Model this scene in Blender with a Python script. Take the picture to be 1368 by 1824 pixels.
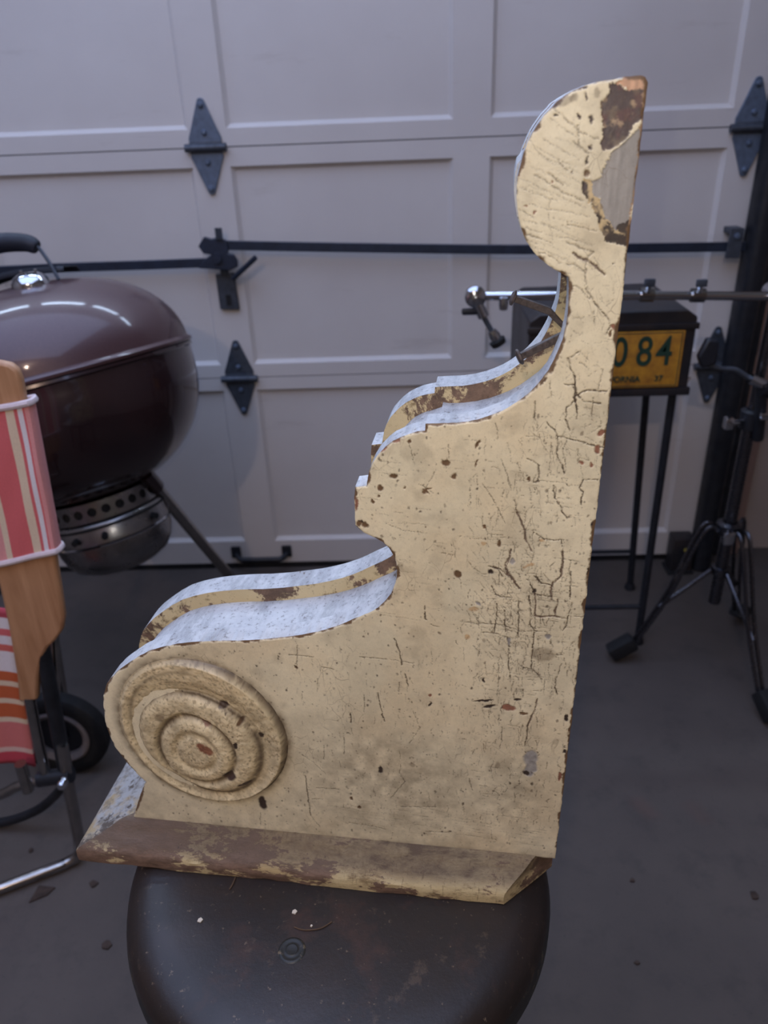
import bpy, bmesh, math, random
import numpy as np
from mathutils import Vector, Matrix
from mathutils.geometry import delaunay_2d_cdt

for _o in list(bpy.data.objects):
    bpy.data.objects.remove(_o, do_unlink=True)
S = bpy.context.scene
COL = S.collection

# ------------------------------------------------------------------ camera
cam = bpy.data.cameras.new('camera')
cam.sensor_fit = 'VERTICAL'; cam.sensor_height = 24.0; cam.sensor_width = 18.0
cam.lens = 1369.0 / 1824.0 * 24.0
cam.clip_start = 0.02
cam.dof.use_dof = True; cam.dof.focus_distance = 0.56; cam.dof.aperture_fstop = 5.4
camo = bpy.data.objects.new('camera', cam); COL.objects.link(camo)
_R = Vector((0.99915907, 0.0191828, -0.0362377)); _U = Vector((0.02302582, 0.46876571, 0.88302238)); _F = Vector((-0.03392583, 0.88311422, -0.46792981))
camo.matrix_world = Matrix(((_R.x, _U.x, -_F.x, 0), (_R.y, _U.y, -_F.y, 0), (_R.z, _U.z, -_F.z, 1.17), (0, 0, 0, 1)))
S.camera = camo

# ------------------------------------------------------------------ world, lights, exposure
S.view_settings.view_transform = 'Standard'; S.view_settings.look = 'None'
S.view_settings.gamma = 1.0; S.view_settings.use_curve_mapping = False
S.view_settings.exposure = 0.0
wd = bpy.data.worlds.new('world'); S.world = wd; wd.use_nodes = True
wd.node_tree.nodes['Background'].inputs[0].default_value = (0.55, 0.60, 0.75, 1)
wd.node_tree.nodes['Background'].inputs[1].default_value = 0.02

def lamp(name, kind, loc, power, color, rot=(0, 0, 0), **kw):
    l = bpy.data.lights.new(name, kind); l.energy = power; l.color = color
    for k, v in kw.items(): setattr(l, k, v)
    o = bpy.data.objects.new(name, l); COL.objects.link(o); o.location = loc; o.rotation_euler = rot
    return o
lamp('phone_flash', 'POINT', (-0.022, 0.0, 1.19), 3.6, (1.0, 0.94, 0.86), shadow_soft_size=0.003)
lamp('ceiling_bulb', 'POINT', (-0.45, -1.5, 2.25), 36.0, (1.0, 0.74, 0.58), shadow_soft_size=0.03)
lamp('ceiling_bounce_fill', 'AREA', (-0.75, 0.45, 2.445), 52.0, (0.48, 0.61, 1.0), shape='RECTANGLE', size=2.8, size_y=2.5)  # added soft fill for bluish bounce off the ceiling, not a fixture

# ------------------------------------------------------------------ mesh helpers
class MB:
    def __init__(s): s.v = []; s.f = []; s.m = []; s.sm = []
    def add(s, vs, fs, mi=0, smooth=False):
        o = len(s.v); s.v += [tuple(p) for p in vs]
        for f in fs: s.f.append(tuple(i + o for i in f)); s.m.append(mi); s.sm.append(smooth)
    def box(s, a, b, mi=0, M=None, bev=0.0):
        x0, y0, z0 = a; x1, y1, z1 = b
        if bev <= 0:
            vs = [(x0,y0,z0),(x1,y0,z0),(x1,y1,z0),(x0,y1,z0),(x0,y0,z1),(x1,y0,z1),(x1,y1,z1),(x0,y1,z1)]
            fs = [(0,3,2,1),(4,5,6,7),(0,1,5,4),(1,2,6,5),(2,3,7,6),(3,0,4,7)]
        else:
            bm = bmesh.new(); bmesh.ops.create_cube(bm, size=1)
            for v in bm.verts: v.co = Vector(((x0+x1)/2+v.co.x*(x1-x0), (y0+y1)/2+v.co.y*(y1-y0), (z0+z1)/2+v.co.z*(z1-z0)))
            bmesh.ops.bevel(bm, geom=list(bm.edges), offset=bev, segments=2, affect='EDGES', profile=.6)
            bm.verts.index_update()
            vs = [v.co.copy() for v in bm.verts]; fs = [[v.index for v in f.verts] for f in bm.faces]; bm.free()
        if M is not None: vs = [M @ Vector(p) for p in vs]
        s.add(vs, fs, mi); return s
    def tube(s, path, r, n=12, mi=0, cap=True, closed=False, sy=1.0):
        P = [Vector(p) for p in path]; N = len(P)
        rr = r if isinstance(r, (list, tuple)) else [r] * N
        vs = []; fs = []; up = None
        for i in range(N):
            if closed: t = P[(i+1) % N] - P[i-1]
            else: t = P[min(i+1, N-1)] - P[max(i-1, 0)]
            t.normalize()
            if up is None:
                up = Vector((0,0,1)) if abs(t.z) < .9 else Vector((1,0,0))
            e1 = up - t * up.dot(t); e1.normalize(); e2 = t.cross(e1); up = e1
            for k in range(n):
                a = 2*math.pi*k/n; vs.append(P[i] + e1*math.cos(a)*rr[i]*sy + e2*math.sin(a)*rr[i])
        for i in range(N if closed else N-1):
            j = (i+1) % N
            for k in range(n):
                q = (k+1) % n; fs.append((i*n+k, i*n+q, j*n+q, j*n+k))
        if cap and not closed:
            fs.append(tuple(range(n-1, -1, -1))); fs.append(tuple((N-1)*n+k for k in range(n)))
        s.add(vs, fs, mi, True); return s
    def lathe(s, prof, n=48, mi=0, M=None, closed=False):
        vs = []; fs = []; N = len(prof)
        for r, z in prof:
            for k in range(n):
                a = 2*math.pi*k/n; p = Vector((r*math.cos(a), r*math.sin(a), z)); vs.append(M @ p if M is not None else p)
        for i in range(N if closed else N-1):
            j = (i+1) % N
            for k in range(n):
                q = (k+1) % n; fs.append((i*n+k, i*n+q, j*n+q, j*n+k))
        s.add(vs, fs, mi, True); return s
    def prism(s, poly, y0, y1, mi=0, mis=None, M=None, axis='y', inset=0.0):
        # outline in (x,z) extruded along y
        n = len(poly); vs = [(p[0], y0, p[1]) for p in poly] + [(p[0], y1, p[1]) for p in poly]
        if axis == 'x': vs = [(v[1], v[0], v[2]) for v in vs]
        if axis == 'z': vs = [(v[0], v[2], v[1]) for v in vs]
        if M is not None: vs = [M @ Vector(p) for p in vs]
        s.add(vs, [tuple(range(n)), tuple(range(2*n-1, n-1, -1))], mi)
        s.add(vs, [(i, i+n, (i+1) % n + n, (i+1) % n) for i in range(n)], mi if mis is None else mis); return s
    def build(s, name, mats, parent=None, loc=None, recalc=True, bevel=None):
        me = bpy.data.meshes.new(name); me.from_pydata(s.v, [], s.f)
        mats = mats if isinstance(mats, (list, tuple)) else [mats]
        for m in mats: me.materials.append(m)
        me.polygons.foreach_set('material_index', s.m); me.polygons.foreach_set('use_smooth', s.sm)
        if recalc:
            bm = bmesh.new(); bm.from_mesh(me); bmesh.ops.remove_doubles(bm, verts=bm.verts, dist=1e-6)
            bmesh.ops.recalc_face_normals(bm, faces=bm.faces); bm.to_mesh(me); bm.free()
        try: me.set_sharp_from_angle(angle=math.radians(40))
        except Exception: pass
        me.update()
        o = bpy.data.objects.new(name, me); COL.objects.link(o)
        if parent is not None: o.parent = parent
        if loc is not None: o.location = loc
        if bevel:
            b = o.modifiers.new('bevel', 'BEVEL'); b.width = bevel; b.segments = 2; b.limit_method = 'ANGLE'
        return o
def empty(name, loc=(0,0,0), rz=0.0):
    o = bpy.data.objects.new(name, None); o.empty_display_size = .05; COL.objects.link(o); o.location = loc; o.rotation_euler = (0, 0, rz); return o
def tag(o, label=None, cat=None, group=None, kind=None):
    if label: o['label'] = label
    if cat: o['category'] = cat
    if group: o['group'] = group
    if kind: o['kind'] = kind
    return o
def rel(pts, root): return [Vector(p) - root.location for p in pts]
def smooth_path(pts, n=6):
    P = [Vector(p) for p in pts]; out = []
    for i in range(len(P)-1):
        a, b, c, d = P[max(i-1,0)], P[i], P[i+1], P[min(i+2, len(P)-1)]
        for k in range(n):
            t = k/n; out.append(.5*((2*b)+(c-a)*t+(2*a-5*b+4*c-d)*t*t+(3*b-a-3*c+d)*t**3))
    out.append(P[-1]); return out
def fillet(pts, r, n=6):
    P = [Vector(p) for p in pts]; out = [P[0]]
    for i in range(1, len(P)-1):
        a = (P[i-1]-P[i]); b = (P[i+1]-P[i]); ra = min(r, a.length*.45, b.length*.45)
        p0 = P[i]+a.normalized()*ra; p1 = P[i]+b.normalized()*ra
        for k in range(n+1):
            t = k/n; out.append(p0*(1-t)**2+P[i]*2*t*(1-t)+p1*t*t)
    out.append(P[-1]); return out

# ------------------------------------------------------------------ materials
def rgb(r, g, b): return tuple((c/255/12.92 if c/255 <= .04045 else ((c/255+.055)/1.055)**2.4) for c in (r, g, b)) + (1.0,)
class NT:
    def __init__(s, name):
        s.mat = bpy.data.materials.new(name); s.mat.use_nodes = True; s.t = s.mat.node_tree; s.n = s.t.nodes; s.l = s.t.links
        s.bsdf = s.n['Principled BSDF']
        s.co = s.n.new('ShaderNodeTexCoord').outputs['Object']
    def set(s, **kw):
        for k, v in kw.items(): s.bsdf.inputs[k.replace('_', ' ')].default_value = v
        return s
    def map(s, scale=(1,1,1), rot=(0,0,0)):
        m = s.n.new('ShaderNodeMapping'); m.inputs['Scale'].default_value = scale; m.inputs['Rotation'].default_value = rot
        s.l.new(s.co, m.inputs[0]); return m.outputs[0]
    def noise(s, scale, detail=5, rough=.6, vec=None, dist=0.0):
        n = s.n.new('ShaderNodeTexNoise'); n.inputs['Scale'].default_value = scale; n.inputs['Detail'].default_value = detail
        n.inputs['Roughness'].default_value = rough; n.inputs['Distortion'].default_value = dist
        s.l.new(vec if vec is not None else s.co, n.inputs['Vector']); return n.outputs[0]
    def ramp(s, inp, a, b, c0=0.0, c1=1.0):
        m = s.n.new('ShaderNodeMapRange'); m.inputs[1].default_value = a; m.inputs[2].default_value = b
        m.inputs[3].default_value = c0; m.inputs[4].default_value = c1; s.l.new(inp, m.inputs[0]); return m.outputs[0]
    def mix(s, fac, a, b, mode='MIX'):
        m = s.n.new('ShaderNodeMix'); m.data_type = 'RGBA'; m.blend_type = mode
        for sock, val in ((m.inputs[0], fac), (m.inputs[6], a), (m.inputs[7], b)):
            if hasattr(val, 'is_output'): s.l.new(val, sock)
            elif isinstance(val, (int, float)): sock.default_value = val
            else: sock.default_value = val
        return m.outputs[2]
    def mth(s, op, a, b=None):
        m = s.n.new('ShaderNodeMath'); m.operation = op
        for sock, val in ((m.inputs[0], a), (m.inputs[1], b)):
            if val is None: continue
            if hasattr(val, 'is_output'): s.l.new(val, sock)
            else: sock.default_value = val
        return m.outputs[0]
    def out(s, col=None, rough=None, bump=None, bstr=.3, bdist=.001, metal=None):
        if col is not None:
            if hasattr(col, 'is_output'): s.l.new(col, s.bsdf.inputs['Base Color'])
            else: s.bsdf.inputs['Base Color'].default_value = col
        if rough is not None:
            if hasattr(rough, 'is_output'): s.l.new(rough, s.bsdf.inputs['Roughness'])
            else: s.bsdf.inputs['Roughness'].default_value = rough
        if metal is not None: s.bsdf.inputs['Metallic'].default_value = metal
        if bump is not None:
            b = s.n.new('ShaderNodeBump'); b.inputs['Strength'].default_value = bstr; b.inputs['Distance'].default_value = bdist
            s.l.new(bump, b.inputs['Height']); s.l.new(b.outputs[0], s.bsdf.inputs['Normal'])
        return s.mat
def simple(name, col, rough=.5, metal=0.0, var=.15, scale=30, bump=0.0, col2=None):
    t = NT(name); n = t.noise(scale)
    c2 = col2 or tuple(c*(1-var*2) for c in col[:3]) + (1,)
    c = t.mix(t.ramp(n, .35, .7), col, c2)
    return t.out(c, t.ramp(n, .3, .7, max(rough-.06, .02), rough+.06), n if bump else None, bump, .002, metal)

M = {}
def door_paint():
    t = NT('door_paint'); n = t.noise(2.2, 4); s = t.noise(9, 6, .7, t.map((.35, 1, 2.2)))
    c = t.mix(t.ramp(n, .3, .75), rgb(205, 200, 196), rgb(194, 188, 184))
    c = t.mix(t.ramp(s, .60, .78, 0, .35), c, rgb(150, 138, 130))
    return t.out(c, .5, t.noise(260, 2), .12, .0006)
M['door'] = door_paint()
def concrete():
    t = NT('concrete'); n = t.noise(1.6, 6, .62); m = t.noise(14, 6, .7); g = t.noise(120, 3, .7)
    c = t.mix(t.ramp(n, .3, .72), rgb(88, 79, 73), rgb(62, 56, 53))
    c = t.mix(t.ramp(m, .52, .75, 0, .55), c, rgb(52, 48, 46))
    c = t.mix(t.ramp(g, .62, .75, 0, .5), c, rgb(48, 46, 44))
    c = t.mix(t.ramp(t.noise(3.1, 3), .64, .74, 0, .35), c, rgb(98, 64, 54))
    return t.out(c, .78, g, .3, .002)
M['concrete'] = concrete()
M['wall'] = simple('wall_plaster', rgb(150, 138, 130), .85, 0, .06, 3)
M['ceil'] = simple('ceiling_plaster', rgb(190, 188, 184), .9, 0, .04, 3)
M['jamb'] = simple('jamb_wood', rgb(132, 108, 98), .7, 0, .15, 8)
M['galv'] = simple('hazed_galvanised_steel', rgb(104, 118, 138), .45, .35, .18, 60)  # galvanised steel; blue haze over the upper hinges put into its colour
M['galv2'] = simple('dull_steel', rgb(78, 84, 94), .5, .4, .2, 60)
M['black'] = simple('black_steel', rgb(42, 44, 50), .42, .3, .25, 40)
M['bar'] = simple('hazed_steel_bar', rgb(42, 50, 66), .45, .2, .2, 40)  # lock bar steel with bluish haze painted into the base colour
M['grip'] = simple('black_handle_plastic', rgb(20, 26, 40), .6, 0, .15, 40)
M['rubber'] = simple('black_rubber', rgb(18, 18, 20), .75, 0, .2, 50)
M['plastic'] = simple('black_plastic', rgb(25, 28, 36), .5, 0, .2, 50)
M['chrome'] = simple('chrome', rgb(205, 208, 214), .10, 1.0, .05, 20)
M['chrome_old'] = simple('aged_chrome', rgb(170, 166, 162), .18, 1.0, .12, 60)
M['chrome_shaded'] = simple('shaded_chrome', rgb(104, 104, 110), .28, 1.0, .15, 60)  # boom stand chrome, its shade put into a darker base colour
M['steel'] = simple('brushed_steel', rgb(150, 148, 148), .30, 1.0, .12, 40)
def enamel():
    t = NT('plum_enamel'); n = t.noise(500, 2)
    c = t.mix(t.ramp(n, .45, .8, 0, .5), rgb(42, 25, 27), rgb(58, 36, 36))
    m = t.out(c, .22); t.set(Coat_Weight=.6, Coat_Roughness=.05, Metallic=.25); return m
M['enamel'] = enamel()
def enamel2():
    t = NT('plum_enamel_lid'); n = t.noise(500, 2)
    c = t.mix(t.ramp(n, .45, .8, 0, .5), rgb(72, 48, 50), rgb(92, 64, 62))
    m = t.out(c, .42); t.set(Coat_Weight=.5, Coat_Roughness=.08, Metallic=.2); return m
M['enamel_lid'] = enamel2()
def arm_wood():
    t = NT('varnished_wood'); n = t.noise(14, 5, .6, t.map((4, 4, .35)), .4); m = t.noise(5, 3)
    c = t.mix(t.ramp(n, .3, .7), rgb(196, 150, 112), rgb(162, 116, 80)); c = t.mix(t.ramp(m, .5, .8, 0, .4), c, rgb(122, 74, 48))
    return t.out(c, .45)
M['arm'] = arm_wood()
def stripes(name, stops, axis='X', scale=1.0, off=0.0):
    t = NT(name); sp = t.n.new('ShaderNodeSeparateXYZ'); t.l.new(t.co, sp.inputs[0])
    v = t.mth('ADD', t.mth('MULTIPLY', sp.outputs[axis], scale), off)
    r = t.n.new('ShaderNodeValToRGB'); r.color_ramp.interpolation = 'CONSTANT'
    e = r.color_ramp.elements
    while len(e) > 1: e.remove(e[0])
    e[0].position = stops[0][0]; e[0].color = stops[0][1]
    for p, c in stops[1:]:
        k = e.new(p); k.color = c
    t.l.new(v, r.inputs[0])
    n = t.noise(900, 2); c = t.mix(t.ramp(n, .4, .75, 0, .25), r.outputs[0], rgb(120, 60, 62))
    return t.out(c, .9, n, .25, .001)
RED = rgb(214, 104, 106); PINK = rgb(222, 152, 150); CREAM = rgb(226, 205, 178); WHT = rgb(228, 222, 226); ORG = rgb(196, 96, 52)
M['cloth'] = stripes('striped_cloth', [(0, RED), (.12, PINK), (.456, CREAM), (.52, RED), (.76, CREAM), (.85, RED), (.885, WHT), (.935, RED), (.955, PINK)], 'X', 8.0, 1.0)
M['binding'] = simple('white_binding', rgb(214, 198, 200), .9, 0, .05, 200)
M['web'] = stripes('striped_webbing', [(0, rgb(196, 70, 84)), (.10, rgb(222, 190, 178)), (.13, rgb(214, 122, 118)), (.30, CREAM), (.33, ORG), (.42, CREAM), (.45, ORG), (.53, CREAM), (.56, ORG), (.62, WHT), (.74, rgb(206, 104, 92)), (.78, WHT), (.83, RED), (.87, WHT), (.93, rgb(178, 70, 84))], 'Z', 3.0, 0.0)
def stool_paint():
    t = NT('worn_stool_paint'); n = t.noise(9, 6, .7); m = t.noise(40, 5, .75); k = t.noise(170, 3, .7)
    c = t.mix(t.ramp(n, .35, .7), rgb(44, 33, 27), rgb(25, 23, 21))
    c = t.mix(t.ramp(n, .55, .75, 0, .7), c, rgb(86, 54, 38))
    c = t.mix(t.ramp(m, .60, .68, 0, .5), c, rgb(84, 68, 54))
    c = t.mix(t.ramp(k, .66, .72, 0, .6), c, rgb(120, 102, 82))
    return t.out(c, t.ramp(n, .3, .7, .34, .52), m, .3, .0015)
M['stool'] = stool_paint()
def stool_edge():
    t = NT('worn_stool_rim'); m = t.noise(70, 5, .75)
    c = t.mix(t.ramp(m, .58, .66), rgb(34, 34, 32), rgb(112, 98, 76))
    return t.out(c, .5, m, .3, .0015)
M['stool_rim'] = stool_edge()
M['stool_leg'] = simple('stool_leg_paint', rgb(40, 36, 32), .5, .2)
def edge_paint():
    # pale dusty paint on the sawn edges
    t = NT('dusty_white_edge'); n = t.noise(60, 6, .7); s = t.noise(38, 6, .75, t.map((1, .35, 1))); k = t.noise(240, 3, .7)
    c = t.mix(t.ramp(n, .3, .7), rgb(196, 196, 193), rgb(172, 172, 172))
    c = t.mix(t.ramp(s, .46, .60, 0, .6), c, rgb(134, 134, 133))
    c = t.mix(t.ramp(s, .64, .67, 0, .9), c, rgb(96, 80, 62))
    c = t.mix(t.ramp(k, .58, .68, 0, .65), c, rgb(104, 98, 92))
    return t.out(c, .85, s, .5, .002)
M['edge'] = edge_paint()
def worn_yellow(name, wear, sc=(1,1,1), dirt_shade=.5):
    t = NT(name); v = t.map(sc); n = t.noise(26, 7, .72, v, .3); m = t.noise(70, 6, .75, v); k = t.noise(330, 3, .7)
    c = t.mix(t.ramp(t.noise(9, 3), .3, .7), rgb(208, 190, 148), rgb(190, 168, 124))
    c = t.mix(t.ramp(m, .54, .66, 0, dirt_shade), c, rgb(118, 96, 62))
    c = t.mix(t.ramp(n, wear, wear+.03), c, t.mix(t.ramp(m, .4, .6), rgb(122, 96, 76), rgb(92, 72, 56)))
    c = t.mix(t.ramp(k, .66, .74, 0, .8), c, rgb(66, 50, 36))
    return t.out(c, .6, n, .6, .003)
M['wornface'] = worn_yellow('worn_groove_paint', .505, (1, 1, 1), 1.0)
def moulding_mat():
    t = NT('worn_moulding_paint'); v = t.map((.5, 1, 1.3)); n = t.noise(24, 8, .74, v, .25); m = t.noise(95, 6, .75, v); k = t.noise(420, 3, .7); gx = t.noise(150, 3, .6, t.map((3, 1, .2)))
    sp = t.n.new('ShaderNodeSeparateXYZ'); t.l.new(t.co, sp.inputs[0])
    c = t.mix(t.ramp(t.noise(12, 3), .3, .7), rgb(204, 186, 142), rgb(182, 158, 112))
    c = t.mix(t.ramp(m, .50, .62, 0, .7), c, rgb(112, 90, 60))
    c = t.mix(t.ramp(gx, .60, .70, 0, .6), c, rgb(92, 72, 50))
    left = t.ramp(sp.outputs['X'], -.34, -.20, .075, 0.0); low = t.ramp(sp.outputs['Z'], .004, .014, .03, 0.0)
    w = t.mth('ADD', t.mth('ADD', n, left), low)
    wood = t.mix(t.ramp(m, .4, .6), rgb(126, 100, 82), rgb(98, 77, 61))
    c = t.mix(t.ramp(w, .525, .545), c, wood)
    g = t.mth('MULTIPLY', t.ramp(sp.outputs['Z'], .0130, .0200), t.ramp(t.mth('ADD', n, t.mth('MULTIPLY', m, .5)), .60, .90, 1.0, .45))
    c = t.mix(g, c, rgb(84, 66, 46))
    c = t.mix(t.ramp(k, .64, .72, 0, .8), c, rgb(62, 48, 36))
    return t.out(c, .62, t.mth('ADD', n, t.mth('MULTIPLY', m, .4)), .7, .003)
M['moulding'] = moulding_mat()
def mould_end():
    t = NT('dusty_moulding_end'); n = t.noise(30, 7, .72); m = t.noise(90, 5, .75)
    sp = t.n.new('ShaderNodeSeparateXYZ'); t.l.new(t.co, sp.inputs[0])
    c = t.mix(t.ramp(t.mth('ADD', n, t.ramp(sp.outputs['Y'], .0, .07, -.12, .12)), .44, .56), rgb(160, 138, 102), rgb(152, 150, 147))
    c = t.mix(t.ramp(m, .48, .60, 0, .7), c, rgb(100, 92, 80))
    c = t.mix(t.ramp(n, .57, .60, 0, .9), c, rgb(74, 60, 46))
    return t.out(c, .8, n, .7, .003)
M['mould_end'] = mould_end()
M['rust'] = simple('rusty_iron', rgb(92, 80, 74), .6, .4, .3, 300, .4)
M['plate_yellow'] = simple('plate_yellow_enamel', rgb(206, 150, 52), .5, .1, .15, 40, 0, rgb(160, 108, 44))
M['plate_green'] = simple('plate_green_enamel', rgb(34, 66, 52), .5, 0, .2, 60)
M['boxblack'] = simple('black_painted_box', rgb(34, 35, 40), .45, .1, .3, 20, 0, rgb(52, 44, 42))
M['leaf'] = simple('dry_leaf', rgb(66, 50, 40), .8, 0, .3, 60)
M['bitwhite'] = simple('white_chip', rgb(214, 202, 182), .8)
M['straw'] = simple('straw', rgb(92, 70, 50), .8)
M['trim_grey'] = simple('grey_wheel_trim', rgb(120, 112, 110), .6)
M['led'] = simple('amber_lens', rgb(170, 150, 60), .4)

def window_light():
    t = NT('daylit_window_pane'); t.out(rgb(200, 214, 235), .15)
    t.set(Emission_Color=(.60, .76, 1.0, 1), Emission_Strength=26.0); return t.mat
M['pane'] = window_light()

# traced data (millimetres on the corbel face; metres elsewhere)
PROF=[(49.8,604.5),(48.4,607.0),(46.1,608.0),(38.6,607.8),(33.6,606.6),(28.0,606.1),(24.7,605.7),(18.8,604.2),(14.3,602.7),(10.3,600.6),(6.0,598.0),(4.2,596.0),(0.2,592.1),(-3.2,587.5),(-5.6,584.0),(-7.7,579.8),(-9.7,574.0),(-11.2,567.9),(-12.2,563.0),(-12.5,558.3),(-12.3,553.2),(-11.5,547.8),(-10.3,541.8),(-8.5,536.2),(-5.8,530.0),(-1.8,524.3),(2.0,520.6),(6.2,517.6),(10.4,514.8),(14.2,512.6),(18.1,510.5),(18.8,504.6),(19.2,498.7),(19.2,490.4),(18.8,483.0),(17.7,476.5),(15.9,470.5),(13.5,463.4),(10.6,457.3),(7.7,452.0),(4.0,447.1),(-0.1,442.5),(-5.3,438.1),(-10.5,434.1),(-16.1,430.7),(-21.9,428.0),(-28.0,425.7),(-35.6,423.7),(-43.6,422.4),(-53.4,421.9),(-62.9,421.3),(-63.3,416.8),(-68.3,415.9),(-73.4,414.6),(-78.8,412.2),(-83.9,409.4),(-88.4,405.8),(-92.2,401.8),(-95.7,397.7),(-98.5,392.8),(-100.6,387.5),(-101.6,382.6),(-102.6,376.8),(-110.6,375.7),(-111.4,368.6),(-111.4,360.9),(-111.8,353.2),(-111.8,346.2),(-108.9,342.8),(-105.5,340.7),(-99.8,337.9),(-93.7,334.1),(-89.5,329.9),(-86.6,324.1),(-84.8,318.3),(-84.2,310.5),(-85.3,302.0),(-88.8,292.3),(-93.1,285.8),(-99.0,279.0),(-106.2,274.1),(-115.6,269.0),(-123.0,264.5),(-130.8,260.4),(-140.5,256.2),(-150.2,252.9),(-162.1,249.5),(-173.7,247.1),(-191.6,243.7),(-209.2,241.3),(-221.9,240.4),(-235.2,238.9),(-247.3,237.0),(-259.6,234.4),(-271.8,230.8),(-283.8,226.0),(-295.0,219.1),(-305.1,211.5),(-313.8,204.5),(-321.2,196.9),(-327.2,189.4),(-330.8,182.0),(-334.3,172.6),(-336.0,162.7),(-337.4,152.0),(-338.1,141.9),(-337.4,131.1),(-335.4,119.0),(-331.6,107.5),(-326.5,96.7),(-320.6,87.2),(-314.9,78.9),(-320.0,68.6),(-326.7,53.6),(-334.1,35.2),(-336.0,30.0),(43.0,30.0)]
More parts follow.
